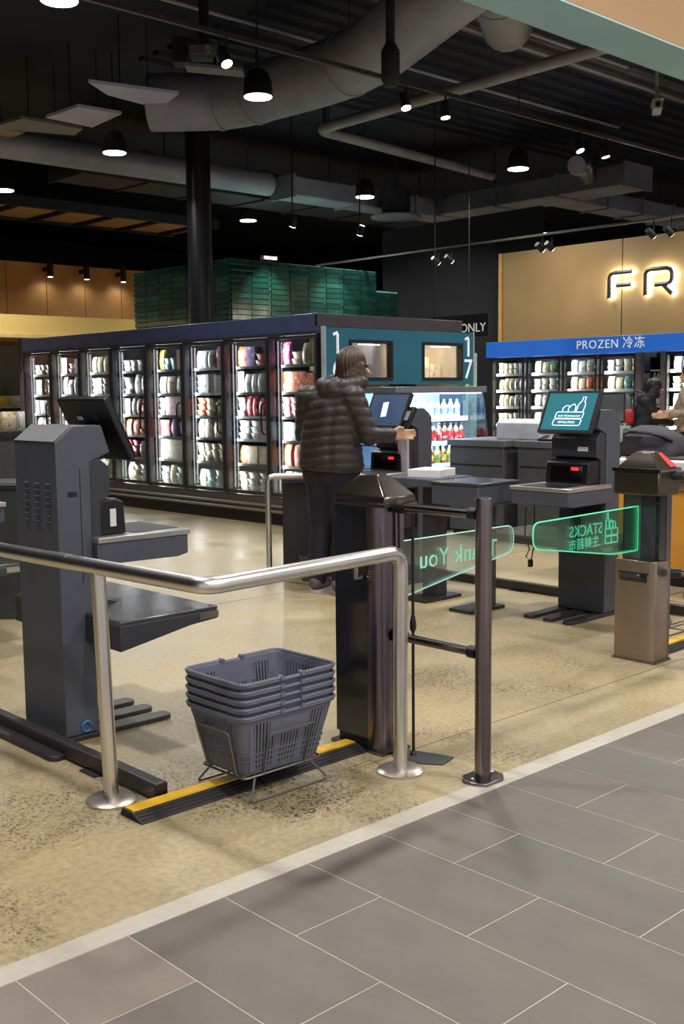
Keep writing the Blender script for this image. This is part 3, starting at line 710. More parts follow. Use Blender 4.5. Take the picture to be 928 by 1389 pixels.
for i in range(ND):
    y0, y1 = i*DW+0.025, (i+1)*DW-0.025
    d = part('door', MB().box(-0.022, 0.0, y0-0.018, y0+0.012, 0.30, 1.90).box(-0.022, 0.0, y1-0.012, y1+0.018, 0.30, 1.90).box(-0.022, 0, y0+0.012, y1-0.012, 0.30, 0.335).box(-0.022, 0, y0+0.012, y1-0.012, 1.87, 1.90), fzdark, fz)
    part('pane', MB().box(-0.014, -0.010, y0+0.012, y1-0.012, 0.335, 1.87), doorglass, d)
    # handle at the near (low Y) stile, bowed
    hy = y0+0.03
    part('handle', MB().tube(fillet([(-0.022, hy, 0.92), (-0.06, hy+0.01, 0.95), (-0.065, hy+0.01, 1.22), (-0.022, hy, 1.25)], 0.03), 0.011, 8), black, d)
    part('light_strip', MB().box(0.065, 0.072, y1-0.04, y1-0.032, 0.35, 1.86), led, fz)
    part('top_lamp', MB().box(0.10, 0.13, y0+0.12, y1-0.12, 1.90, 1.915), led, fz)
    for z in SHZ[1:]:
        s = part('shelf', MB().box(0.10, 0.74, y0, y1, z-0.014, z), shelfm, fz)
        part('price_rail', MB().box(0.09, 0.10, y0, y1, z-0.022, z+0.006), raill if (i+int(z*10)) % 3 == 0 else shelfm, s)
    li = bpy.data.lights.new('bay_light', 'AREA'); li.shape = 'RECTANGLE'; li.size = 1.5; li.size_y = 0.05; li.energy = 26; li.color = (0.96, 0.98, 1.0)
    lo = bpy.data.objects.new('bay_light', li); COL.objects.link(lo); lo.parent = fz
    lo.location = (0.085, y1-0.06, 1.1)
    dirv = Vector((0.45, -0.6, 0)).normalized()
    lo.rotation_euler = (dirv.to_track_quat('-Z', 'Y').to_matrix() @ Matrix.Rotation(PI/2, 3, 'Z')).to_euler()
# teal numbered end board with two framed windows
teal = mat('teal_board', '1f6478', 0.32, 0, 0.06, 1.5)
W1, W2 = (0.325, 0.93), (1.37, 2.01)
bo = part('end_board', MB().box(0.02, W1[0], -0.09, -0.05, 1.42, 1.965).box(*W1, -0.09, -0.05, 1.855, 1.965).box(*W1, -0.09, -0.05, 1.42, 1.46)
          .box(W1[1], W2[0], -0.09, -0.05, 1.42, 1.965).box(*W2, -0.09, -0.05, 1.855, 1.965).box(*W2, -0.09, -0.05, 1.42, 1.46).box(W2[1], 2.19, -0.09, -0.05, 1.42, 1.965), teal, fz)
for xx in (0.0, 2.19): part('board_edge', MB().box(xx, xx+0.02, -0.09, -0.04, 1.40, 1.975), mat('pale_edge', '9aa6ab', 0.4), fz)
creamlit = mat('window_liner', 'c8b48e', 0.6, 0, 0.2, 4)
for (a, b) in (W1, W2):
    wf = part('display_window', MB().box(a, a+0.03, -0.10, -0.045, 1.46, 1.855).box(b-0.03, b, -0.10, -0.045, 1.46, 1.855).box(a+0.03, b-0.03, -0.10, -0.045, 1.825, 1.855).box(a+0.03, b-0.03, -0.10, -0.045, 1.46, 1.49), black, fz)
    part('pane', MB().box(a+0.03, b-0.03, -0.07, -0.066, 1.49, 1.825), glass('window_glass', (0.95, 0.93, 0.9), 0.08, 0.03), wf)
    part('liner', MB().box(a, b, 0.45, 0.47, 1.42, 1.9).box(a-0.02, a, 0.0, 0.47, 1.42, 1.9).box(b, b+0.02, 0.0, 0.47, 1.42, 1.9).box(a, b, -0.04, 0.47, 1.40, 1.42), creamlit, wf)
    part('lamp_bar', MB().box(a+0.1, b-0.1, 0.02, 0.05, 1.885, 1.895), emis('warm_bar', 'fff0d0', 4.0), wf)
    li = bpy.data.lights.new('window_light', 'AREA'); li.size = 0.3; li.energy = 9; li.color = (1, .92, .78)
    lo = bpy.data.objects.new('window_light', li); COL.objects.link(lo); lo.parent = fz; lo.location = ((a+b)/2, 0.05, 1.88)
    lo.rotation_euler = (0.5, 0, 0)
numw = mat('number_white_glow', 'e8eef0', 0.5, emit='e8eef0', estr=0.55)  # self-glow stands in for light falling on the numbers and sign lettering
for (x, top, bot) in ((0.165, '1', '6'), (2.10, '1', '7')):
    part('aisle_number', MB().tube([(x-0.055, -0.094, 1.895), (x-0.005, -0.094, 1.915), (x, -0.094, 1.905), (x, -0.094, 1.715)], 0.014, 8), numw, fz)
    lettering('aisle_number', bot, 0.30, numw, fz, (x, -0.093, 1.57), FACE_NY, ext=0.002)
part('end_lower', MB().box(0.80, FD-0.02, -0.02, 0.03, 0.0, 1.40), fzdark, fz)

# ---------------------------------------------------------------- packets in the freezer
PC = {'white': 'd9dadb', 'pink': 'd99aa2', 'red': 'c02a30', 'orange': 'd4703a', 'yellow': 'd8b63c', 'green': '7f9f6c', 'blue': '5578b0', 'purple': '77519a', 'magenta': 'b0307e', 'cream': 'd4c6a4', 'brown': '6d5040', 'teal': '6aa0a0', 'grey': '9a9a98', 'black': '2c2a2c'}
def pmat(name, col):
    m = bpy.data.materials.new(name); m.use_nodes = True; nt = m.node_tree; N = nt.nodes; L = nt.links; b = N['Principled BSDF']
    tc = N.new('ShaderNodeTexCoord'); oi = N.new('ShaderNodeObjectInfo'); ad = N.new('ShaderNodeVectorMath'); ad.operation = 'ADD'
    L.new(tc.outputs['Object'], ad.inputs[0]); L.new(oi.outputs['Location'], ad.inputs[1])
    n = N.new('ShaderNodeTexNoise'); n.inputs['Scale'].default_value = 24; n.inputs['Detail'].default_value = 4; n.inputs['Roughness'].default_value = 0.7
    L.new(ad.outputs[0], n.inputs['Vector']); r = N.new('ShaderNodeValToRGB'); e = r.color_ramp.elements; c = lin(col)
    e[0].position = 0.36; e[0].color = tuple(x*0.22 for x in c)+(1,); e[1].position = 0.44; e[1].color = c+(1,)
    q = e.new(0.56); q.color = c+(1,); q = e.new(0.61); q.color = tuple(min(1, x*0.4+0.5) for x in c)+(1,)
    L.new(n.outputs['Fac'], r.inputs['Fac']); L.new(r.outputs[0], b.inputs['Base Color']); b.inputs['Roughness'].default_value = 0.3
    bp = N.new('ShaderNodeBump'); bp.inputs['Strength'].default_value = 0.25; bp.inputs['Distance'].default_value = 0.01; L.new(n.outputs['Fac'], bp.inputs['Height']); L.new(bp.outputs[0], b.inputs['Normal'])
    return m
pm = {k: pmat('packet_'+k, v) for k, v in PC.items()}
def pouch(w_, h_, d_):
    n = 8; rings = []
    for i in range(7):
        t_ = i/6; bulge = d_*max(0.06, math.sin(PI*min(1, max(0, t_*0.86+0.12)))**0.45); ww = w_*1.02
        ring = []
        for k in range(n):
            a = 2*PI*k/n; ring.append((bulge/2*math.sin(a), ww/2*math.copysign(abs(math.cos(a))**0.7, math.cos(a)), h_*t_))
        rings.append(ring)
    return MB().loft(rings)
def carton(w_, h_, d_): return MB().prism([(-w_/2+0.004, 0), (w_/2-0.004, 0), (w_/2, 0.004), (w_/2, h_-0.004), (w_/2-0.004, h_), (-w_/2+0.004, h_), (-w_/2, h_-0.004), (-w_/2, 0.004)], 'x', -d_/2, d_/2)
def tub(w_, h_, d_):
    f = lambda s, z: [(x*s, y*s, z) for x, y in rrect(d_, w_, min(w_, d_)*0.25, 2)]
    return MB().loft([f(0.86, 0), f(0.97, h_*0.82), f(1.03, h_*0.82), f(1.03, h_), f(0.9, h_+0.004)])
SHAPE = {'bag': pouch, 'box': carton, 'tub': tub}
pk_cache = {}
def packet(kind, col, w_, h_, d_, loc, rz, label, group, nm):
    key = (kind, col, round(w_, 3), round(h_, 3))
    if key not in pk_cache:
        me = SHAPE[kind](w_, h_, d_).mesh(nm); me.materials.append(pm[col]); pk_cache[key] = me
    o = link(nm, pk_cache[key], None, loc=loc, rot=(0, 0, rz)); return tag(o, label, 'packet', group)
oc = ['first', 'second', 'third', 'fourth', 'fifth', 'sixth', 'seventh', 'eighth', 'ninth', 'tenth']
sh_name = ['bottom shelf', 'second shelf', 'third shelf', 'fourth shelf', 'fifth shelf', 'top shelf']
KN = {'bag': 'frozen food bag', 'box': 'frozen food box', 'tub': 'frozen food tray'}
W, P_, R_, O_, Y_, G_, B_, U_, MG, C_, BR, T_, GY, BK = 'white pink red orange yellow green blue purple magenta cream brown teal grey black'.split()
# colours from the bottom shelf up; door 1 is next to the numbered end
plan = [
    [(W, GY), (C_, O_), (O_, C_), (P_, W), (O_, C_), (MG, C_)],
    [(W, GY), (O_, P_), (W, P_), (R_, W), (P_, W), (U_, O_)],
    [(T_, C_), (P_, C_), (C_, W), (C_, G_), (W, GY), (R_, W)],
    [(W, T_), (W, C_), (P_, U_), (W, P_), (W, T_), (T_, Y_)],
    [(GY, P_), (P_, W), (O_, C_), (O_, GY), (W, GY), (Y_, W)],
    [(G_, W), (P_, W), (P_, C_), (G_, W), (W, GY), (GY, W)],
    [(W, GY), (P_, C_), (W, P_), (W, C_), (W, GY), (P_, W)],
    [(GY, W), (W, P_), (GY, W), (GY, W), (W, GY), (W, GY)],
]
rnd = random.Random(3)
for i in range(ND):
    y0, y1 = FY0+i*DW+0.035, FY0+(i+1)*DW-0.035
    for s, z in enumerate(SHZ):
        gap = (SHZ[s+1]-z-0.035) if s < 5 else 0.25
        c1, c2 = plan[i][s]; pal = [c1, c1, c2, c2, rnd.choice((W, C_)), rnd.choice((C_, R_, P_, T_, O_, B_))]
        seq = []; tot = 0.0
        while tot < (y1-y0)-0.05:
            if not seq or rnd.random() < 0.45:
                kind = rnd.choice(('bag', 'bag', 'box', 'tub')) if s else rnd.choice(('tub', 'tub', 'bag')); col = rnd.choice(pal)
                wv = rnd.choice((0.12, 0.14, 0.17)) if kind != 'tub' else rnd.choice((0.15, 0.19)); hf = rnd.choice((0.84, 0.92, 1.0))
            seq.append((kind, col, wv, hf)); tot += wv
        fit = (y1-y0)/tot; y = y0
        for (kind, col, wv, hf) in seq:
            wv = wv*fit
            hv = {'bag': min(gap, 0.235)*hf, 'box': min(gap, 0.225)*hf, 'tub': 0.062}[kind]
            dd = 0.10 if kind != 'tub' else 0.18
            label = '%s %s on the %s behind the %s door from the teal board' % (col, KN[kind], sh_name[s], oc[i])
            grp = '%s packets on freezer %s, %s door' % (col, sh_name[s], oc[i]); nm = 'frozen_'+{'bag': 'bag', 'box': 'box', 'tub': 'tray'}[kind]
            reps = 1 if kind != 'tub' else (2 if s == 5 else 3)
            for q in range(reps):
                packet(kind, col, wv*0.97, hv, dd, (FX+0.115+dd/2+rnd.uniform(0, 0.02), y+wv/2, z+q*(hv+0.006)), rnd.uniform(-0.08, 0.08) if kind == 'bag' else 0, label, grp, nm)
            y += wv
# cream boxes in the end windows
for (a, b, nme) in ((0.32, 0.98, 'sixteen'), (1.37, 2.01, 'seventeen')):
    for k in range(3):
        packet('box', C_, 0.16, 0.22 if k != 1 else 0.29, 0.12, (FX+a+0.14+k*0.19, FY0+0.25, 1.42), PI/2, 'cream carton inside the lit end window beside number %s' % nme, 'cream cartons by number %s' % nme, 'cream_carton')

# ================================================================ END CAP COOLERS with bottles (fronts face -Y)
coolblue = mat('cooler_liner', 'a8c8ea', 0.35, 0, 0.06)
coolgrey = mat('cooler_grey', '5d636b', 0.35, 0.3, 0.06)
def cooler(x0, x1, label, light=16):
    t = thing('open_cooler', label, 'cooler', (x0, 6.98, 0)); w_ = x1-x0
    part('plinth', MB().box(0.0, w_, 0.04, 0.80, 0, 0.22), black, t)
    part('front_bumper', MB().prism([(0.0, 0.22), (0.0, 0.40), (0.05, 0.44), (0.10, 0.40), (0.10, 0.22)], 'x', 0, w_), coolgrey, t, 0.004)
    part('front_glass', MB().box(0.02, w_-0.02, 0.02, 0.028, 0.42, 0.53), glass('cooler_glass', (0.85, 0.93, 0.97), 0.08), t)
    part('back_panel', MB().box(0.02, w_-0.02, 0.72, 0.78, 0.22, 1.33), coolblue, t)
    part('deck', MB().box(0.02, w_-0.02, 0.1, 0.72, 0.36, 0.40), coolblue, t)
    side = [(0.10, 0.22), (0.78, 0.22), (0.78, 1.36), (0.14, 1.36), (0.02, 0.5), (0.02, 0.40)]
    for xx in (0.0, w_-0.02):
        s = part('side_frame', MB().prism([(0.06, 0.22), (0.78, 0.22), (0.78, 0.45), (0.02, 0.45), (0.02, 0.36)], 'x', xx, xx+0.02), black, t)
        part('side_glass', MB().prism([(0.02, 0.45), (0.74, 0.45), (0.74, 1.33), (0.14, 1.33)], 'x', xx+0.006, xx+0.012), glass('cooler_side', (0.80, 0.90, 0.95), 0.12), s)
        part('side_edge', MB().tube([(xx+0.01, 0.02, 0.45), (xx+0.01, 0.14, 1.33)], 0.008, 6), black, s)
    part('canopy', MB().box(0.0, w_, 0.10, 0.80, 1.33, 1.39), mat('canopy_grey', '74787c', 0.35, 0.4), t, 0.006)
    part('canopy_light', MB().box(0.04, w_-0.04, 0.14, 0.18, 1.318, 1.33), emis('cool_led', 'dff0ff', 4.0), t)
    for z in (0.62, 0.84, 1.08):
        s = part('shelf', MB().box(0.025, w_-0.025, 0.28 if z < 1 else 0.34, 0.71, z-0.016, z), mat('cool_shelf', 'b7c4d2', 0.4, 0.2), t)
        part('price_rail', MB().box(0.025, w_-0.025, 0.268 if z < 1 else 0.328, 0.28 if z < 1 else 0.34, z-0.03, z+0.012), mat('cool_rail', 'e2edf6', 0.4), s)
        li = bpy.data.lights.new('shelf_light', 'AREA'); li.shape = 'RECTANGLE'; li.size = w_-0.1; li.size_y = 0.04; li.energy = light/5; li.color = (0.72, 0.87, 1)
        lo = bpy.data.objects.new('shelf_light', li); COL.objects.link(lo); lo.parent = t; lo.location = (w_/2, 0.30, z-0.035); lo.rotation_euler = (0.35, 0, 0)
    li = bpy.data.lights.new('canopy_lamp', 'AREA'); li.shape = 'RECTANGLE'; li.size = w_-0.1; li.size_y = 0.05; li.energy = light; li.color = (0.70, 0.86, 1)
    lo = bpy.data.objects.new('canopy_lamp', li); COL.objects.link(lo); lo.parent = t; lo.location = (w_/2, 0.17, 1.31); lo.rotation_euler = (0.5, 0, 0)
    return t
cooler(7.33, 8.66, 'open bottle cooler with pale blue liner beyond the card terminal', 48)
bottle_body = MB().lathe([(0.028, 0.0), (0.032, 0.006), (0.032, 0.11), (0.03, 0.125), (0.014, 0.155), (0.012, 0.17)], 12).mesh('body')
bottle_cap = MB().lathe([(0.0135, 0.165), (0.0135, 0.185), (0.01, 0.187)], 10).mesh('cap')
bottle_lab = MB().lathe([(0.0326, 0.04), (0.0326, 0.10)], 12).mesh('label')
bcache = {}
def bottle(x, y, z, body, cap, lab, label, group):
    key = (body, cap, lab)
    if key not in bcache:
        r = []
        for me, c in ((bottle_body, body), (bottle_cap, cap), (bottle_lab, lab)):
            q = me.copy(); q.materials.append(pm[c]); r.append(q)
        bcache[key] = r
    b, c, l = bcache[key]
    t = thing('drink_bottle', label, 'bottle', (x, y, z), 0, group)
    link('body', b, None, t); link('cap', c, None, t); link('label', l, None, t)
rowdef = {1.08: [('red', 'red', 'red')]*3+[('white', 'blue', 'blue')]*9, 0.84: [('yellow', 'orange', 'yellow')]*2+[('green', 'green', 'white'), ('teal', 'white', 'green')]*3+[('brown', 'black', 'red')]*6,
          0.62: [('blue', 'white', 'white')]*5+[('brown', 'black', 'yellow'), ('yellow', 'green', 'green')]*3+[('cream', 'yellow', 'yellow')]*2}
zn = {1.08: 'top', 0.84: 'middle', 0.62: 'lower'}
for z, lst in rowdef.items():
    n = len(lst)
    for k, (a, b, c) in enumerate(lst):
        x = 7.42+k*(1.10/(n-1)); yy = 6.98+(0.32 if z < 1 else 0.38)
        bottle(x, yy, z, a, b, c, '%s bottle with %s label and %s cap on the cooler %s shelf' % (a, c, b, zn[z]), '%s bottles on cooler %s shelf' % (a, zn[z]))
for k in range(7):
    packet('box', W, 0.12, 0.045, 0.14, (7.46+k*0.155, 7.2, 0.40), PI/2, 'white drink carton lying on the cooler floor deck', 'white cartons on the cooler deck', 'drink_carton')

# ================================================================ BLUE HEADED FRIDGE RUN (faces -X)
BX0 = 13.93; BY0, BY1 = 5.6, 11.33
bf = thing('glass_door_fridge', 'glass door fridge run under the bright blue header', 'fridge', (BX0, 0, 0))
bluehead = mat('blue_header', '2f6fd6', 0.35, 0, 0.05, 1.0, emit='2f6fd6', estr=0.45)  # own glow added to lift the header's brightness
part('header', MB().box(-0.10, 0.12, BY0, BY1, 1.87, 2.115), bluehead, bf, 0.006)
part('plinth', MB().box(0.0, 0.8, BY0, BY1, 0, 0.3), fzdark, bf)
part('back_liner', MB().box(0.70, 0.75, BY0, BY1, 0.3, 1.95), fzin, bf)
part('roof', MB().box(0.12, 0.8, BY0, BY1, 1.9, 2.05), fzdark, bf)
part('side_wall', MB().box(0.0, 0.75, BY1-0.03, BY1, 0.3, 1.9), fzdark, bf)
edges = [11.31, 10.61, 9.93, 9.275, 8.62]
edges2 = [8.20, 7.50, 6.85, 6.2]
part('dark_bay', MB().box(0.5, 0.55, 8.2, 8.62, 0.3, 1.87), mat('dark_bay', '160f14', 0.6), bf)
for yy in (8.60, 8.20): part('bay_post', MB().box(-0.03, 0.08, yy-0.04, yy+0.04, 0.3, 1.87), mat('bay_post', '7d7478', 0.4, 0.3), bf)
lettering('lettering', 'PROZEN', 0.175, numw, bf, (-0.103, 9.24, 2.0), FACE_NX, ext=0.002, space=1.12)
lettering('lettering', '冷冻', 0.18, numw, bf, (-0.103, 8.63, 2.0), FACE_NX, ext=0.002, space=1.1)
BSH = [0.5, 0.80, 1.08, 1.34, 1.60]
prod_cols = [[(W, C_)]*5, [(C_, W), (W, C_), (C_, GY), (W, GY), (G_, C_)], [(W, C_), (C_, W), (C_, W), (O_, C_), (C_, W)], [(G_, C_), (G_, W), (G_, C_), (T_, C_), (C_, GY)]]
rnd = random.Random(11)
def fbay(ya, yb, cols, idx, where):
    y0, y1 = min(ya, yb)+0.02, max(ya, yb)-0.02
    d = part('door', MB().box(-0.02, 0.0, y0, y0+0.035, 0.3, 1.86).box(-0.02, 0, y1-0.035, y1, 0.3, 1.86).box(-0.02, 0, y0+0.035, y1-0.035, 0.3, 0.34).box(-0.02, 0, y0+0.035, y1-0.035, 1.82, 1.86), fzdark, bf)
    part('pane', MB().box(-0.012, -0.008, y0+0.035, y1-0.035, 0.34, 1.82), doorglass, d)
    part('handle', MB().tube([(-0.02, y0+0.05, 0.9), (-0.06, y0+0.05, 0.93), (-0.06, y0+0.05, 1.2), (-0.02, y0+0.05, 1.23)], 0.012, 6), black, d)
    part('top_lamp', MB().box(0.06, 0.09, y0+0.1, y1-0.1, 1.845, 1.855), led, bf)
    for z in BSH:
        s = part('shelf', MB().box(0.10, 0.70, y0, y1, z-0.015, z), shelfm, bf)
        part('price_rail', MB().box(0.088, 0.10, y0, y1, z-0.025, z+0.015), raill, s)
    li = bpy.data.lights.new('bay_light', 'AREA'); li.shape = 'RECTANGLE'; li.size = 1.4; li.size_y = 0.05; li.energy = 17; li.color = (1.0, 0.97, 0.9)
    lo = bpy.data.objects.new('bay_light', li); COL.objects.link(lo); lo.parent = bf; lo.location = (0.05, y1-0.05, 1.1)
    dirv = Vector((0.45, -0.6, 0)).normalized()
    lo.rotation_euler = (dirv.to_track_quat('-Z', 'Y').to_matrix() @ Matrix.Rotation(PI/2, 3, 'Z')).to_euler()
    for s, z in enumerate(BSH):
        c1, c2 = cols[s]; n = 6 if idx == 0 else 4
        kind = 'tub' if (idx+s) % 3 == 1 else 'bag'
        for k in range(n):
            wv = (y1-y0-0.06)/n*0.92; yc = y0+0.03+(k+0.5)*(y1-y0-0.06)/n
            col = c1 if k < n//2 else c2
            hv = 0.20 if kind == 'bag' else 0.09
            lb = '%s chilled %s, %s shelf, %s' % (col, 'pouch' if kind == 'bag' else 'tray', ['lowest', 'second', 'third', 'fourth', 'top'][s], where)
            reps = 2 if kind == 'tub' else 1
            for q in range(reps):
                packet(kind, col, wv, hv*rnd.choice((0.9, 1, 1)), 0.12, (BX0+0.19, yc, z+q*(hv+0.006)), 0, lb, '%s goods, blue fridge shelf %d, %s' % (col, s, where), 'chilled_'+('pouch' if kind == 'bag' else 'tray'))
for i in range(4): fbay(edges[i], edges[i+1], prod_cols[i], i, ['fourth', 'third', 'second', 'first'][i]+' fridge door from the dark bay')
for i in range(3): fbay(edges2[i], edges2[i+1], prod_cols[(i+2) % 4], i+1, ['door', 'second door', 'third door'][i]+' of the fridge beyond the dark bay')
t = thing('wine_rack', 'black rack of small white bottles in the dark fridge bay', 'rack', (BX0+0.2, 8.41, 0))
part('frame', MB().box(0.0, 0.25, -0.14, -0.12, 0.3, 1.8), black, t); part('frame', MB().box(0.0, 0.25, 0.12, 0.14, 0.3, 1.8), black, t)
for z in (0.8, 1.1, 1.4, 1.62): part('shelf', MB().box(0, 0.25, -0.12, 0.12, z-0.015, z), white, t)
for z in (1.1, 1.4):
    for k in range(4): bottle(BX0+0.26, 8.41-0.09+k*0.06, z, 'grey', 'white', 'white', 'small grey bottle with white label in the dark fridge bay', 'bottles in the dark fridge bay')
# wood feature wall with backlit letters
wood = mat('wood_wall', '957a4e', 0.5, 0, 0.10, 1.2)
fwl = struct('wall_feature', MB().box(14.75, 14.95, 5.0, 11.75, 0, 3.62), wood)
for (a, b) in ((11.72, 9.42), (9.41, 7.2), (7.19, 5.0)):
    part('panel', MB().box(14.725, 14.75, b, a-0.008, 2.0, 3.62), wood, fwl)
part('corner_trim', MB().box(14.70, 14.96, 11.72, 11.78, 0, 3.62), mat('wood_edge', 'c79a55', 0.5), fwl)
letterm = mat('letter_face', '32302f', 0.4, 0.2)
halo = emis('halo_back', 'fffaf0', 45.0)
def backlit(strk, y0, label, ch):
    strk = [[(a*0.82, b*0.63) for a, b in l] for l in strk]
    t = thing('sign_letter', label, 'sign letter', (14.725, y0, 2.73))
    for i, l in enumerate(strk):
        part('face', MB().tube([(-0.075, -a, b) for a, b in l], 0.034, 8), letterm, t)
    for i, l in enumerate(strk):
        part('back_glow', MB().tube([(-0.045, -a, b) for a, b in l], 0.03, 8), halo, t)
    return t
backlit([[(0.0, 0.0), (0.0, 0.50), (0.03, 0.57), (0.1, 0.60), (0.48, 0.60)], [(0.16, 0.30), (0.46, 0.30)]], 9.585, 'dark backlit letter F on the wood wall', 'F')
backlit([[(0.0, 0.0), (0.0, 0.50), (0.03, 0.57), (0.1, 0.60), (0.42, 0.60), (0.5, 0.56), (0.53, 0.48), (0.53, 0.34), (0.5, 0.27), (0.42, 0.24), (0.2, 0.24)], [(0.36, 0.22), (0.54, 0.0)]], 8.96, 'dark backlit letter R on the wood wall', 'R')
backlit([[(0.1, 0.0), (0.45, 0.0), (0.55, 0.1), (0.55, 0.5), (0.45, 0.6), (0.1, 0.6), (0.0, 0.5), (0.0, 0.1), (0.1, 0.0)]], 8.24, 'dark backlit letter O on the wood wall', 'O')
# aisle sign text on the dark partition
sg = thing('hanging_sign', 'dark hanging sign reading ONLY beside the wood wall', 'sign', (13.2, 11.35, 0))
part('board', MB().box(-0.02, 0.0, -0.6, 0.9, 2.18, 2.52), mat('sign_dark', '1b1c22', 0.5), sg)
part('rod', MB().tube([(-0.01, 0.5, 2.52), (-0.01, 0.5, 5.9)], 0.01, 6), lampblack, sg)
part('rod', MB().tube([(-0.01, -0.2, 2.52), (-0.01, -0.2, 5.9)], 0.01, 6), lampblack, sg)
lettering('lettering', 'ONLY', 0.19, numw, sg, (-0.022, -0.29, 2.31), FACE_NX, ext=0.002)
# pale display seen between freezer and blue fridge
t = thing('poster_case', 'pale green lit poster case between freezer and blue fridge', 'display', (13.6, 11.45, 0))
part('case', MB().box(0.0, 0.15, 0.0, 0.8, 0.0, 1.95), mat('case_pale', 'b9d2c6', 0.5), t)
part('poster', MB().box(-0.01, 0.0, 0.06, 0.74, 0.9, 1.9), mat('poster_mint', 'c9e6da', 0.4, emit='c9e6da', estr=0.25), t)
part('poster_block', MB().box(-0.014, -0.01, 0.1, 0.4, 1.2, 1.5), mat('poster_green', '3f8f5e', 0.5), t)

# ================================================================ STAFFED COUNTERS
orange = mat('orange_laminate', 'd09138', 0.45, 0, 0.06, 1.5)
beige = mat('beige_laminate', 'cfc6b8', 0.45, 0, 0.05)
t = thing('conveyor_counter', 'orange fronted conveyor checkout counter behind the steel gate tower', 'counter', (6.66, 0, 0))
part('body', MB().box(0.02, 0.75, 2.5, 4.60, 0.1, 0.66), orange, t)
part('kick_plate', MB().box(0.04, 0.73, 2.5, 4.58, 0.0, 0.1), black, t)
part('band', MB().box(0.0, 0.77, 2.5, 4.62, 0.66, 0.72), mat('band_brown', '7c6a55', 0.5), t, 0.004)
part('upper_band', MB().box(0.01, 0.76, 2.5, 4.61, 0.72, 0.80), beige, t)
part('worktop', MB().box(-0.02, 0.79, 2.5, 4.63, 0.80, 0.855), mat('worktop_white', 'ddd8d2', 0.4), t, 0.006)
part('conveyor_belt', MB().box(0.15, 0.6, 2.5, 4.30, 0.855, 0.865), black, t)
part('bumper', MB().box(-0.03, 0.0, 2.5, 4.62, 0.735, 0.755), black, t)
single('red_tray', MB().loft([[(x*0.9, y*0.9, 0) for x, y in rrect(0.24, 0.34, 0.03)], [(x, y, 0.05) for x, y in rrect(0.26, 0.36, 0.03)], [(x*0.94, y*0.94, 0.05) for x, y in rrect(0.26, 0.36, 0.03)], [(x*0.84, y*0.88, 0.008) for x, y in rrect(0.24, 0.34, 0.03)]]),
       mat('tray_red', 'd0352a', 0.4), 'red plastic tray on the conveyor counter', 'tray', loc=(6.86, 3.62, 0.866))
def dark_counter(x, y, rz, label):
    t = thing('checkout_counter', label, 'counter', (x, y, 0), rz)
    part('body', MB().box(-0.3, 0.3, -0.32, 0.32, 0.06, 0.84), mat('counter_charcoal', '45484f', 0.45), t, 0.006)
    part('kick_plate', MB().box(-0.27, 0.27, -0.3, 0.3, 0, 0.06), black, t)
    part('lid', MB().box(-0.32, 0.32, -0.34, 0.34, 0.84, 0.90), mat('counter_lid', '5b5e66', 0.4), t, 0.006)
    part('groove', MB().box(-0.302, -0.3, -0.3, 0.3, 0.66, 0.675), black, t)
    return t
dark_counter(8.05, 6.46, 0, 'charcoal checkout counter by the open cooler, bare lidded')
dark_counter(8.12, 5.72, 0, 'charcoal checkout counter carrying the white printer box')
single('printer_box', MB().prism([(-0.16, 0), (-0.16, 0.15), (-0.1, 0.18), (0.16, 0.18), (0.16, 0)], 'y', -0.26, 0.22), mat('printer_white', 'c6cbd4', 0.45), 'white box shaped printer on the charcoal counter', 'printer', loc=(8.15, 6.2, 0.90), bevel=0.008)
single('keypad', MB().prism([(-0.06, 0), (-0.06, 0.02), (0.06, 0.05), (0.06, 0)], 'y', -0.09, 0.09), black, 'small black keypad on the charcoal counter', 'keypad', loc=(7.9, 5.75, 0.90), bevel=0.004)
t = thing('till_terminal', 'black till terminal with pale display on the conveyor counter', 'terminal', (6.80, 4.42, 0.855), 0.5)
part('foot', MB().lathe([(0.08, 0), (0.075, 0.012), (0.03, 0.02)], 16), black, t)
part('stalk', MB().tube([(0, 0, 0.01), (0, 0, 0.25)], 0.018, 8), black, t)
part('monitor', MB().obox((-0.01, 0, 0.36), (0.03, 0.2, 0.22), (0, 0.15, 0)), black, t, 0.006)
part('display', MB().obox((-0.027, 0, 0.36), (0.003, 0.18, 0.19), (0, 0.15, 0)), mat('till_display', '50575a', 0.3), t)
part('keyboard', MB().obox((-0.06, 0, 0.17), (0.06, 0.18, 0.1), (0, 0.3, 0)), mat('till_keys', '8b8680', 0.5), t, 0.006)
t = thing('folded_bag', 'slumped black fabric bag on the conveyor counter', 'bag', (7.18, 4.33, 0.866), 0.2)
rings = []
for i in range(7):
    q = i/6; s = (1.0, 1.04, 1.0, 0.95, 0.86, 0.66, 0.35)[i]
    rings.append([(x*s+0.02*math.sin(5*y+i), y*s, 0.2*(q**0.8)+0.012*math.sin(9*x+3*y)*(i > 0)) for x, y in rrect(0.3, 0.5, 0.1, 4)])
part('body', MB().loft(rings), mat('bag_fabric', '3a3940', 0.8, bump=0.3, bscale=25), t)
part('strap', MB().tube(fillet([(-0.1, -0.2, 0.1), (-0.2, -0.1, 0.16), (-0.19, 0.12, 0.17), (-0.1, 0.2, 0.1)], 0.08), 0.012, 6), black, t)

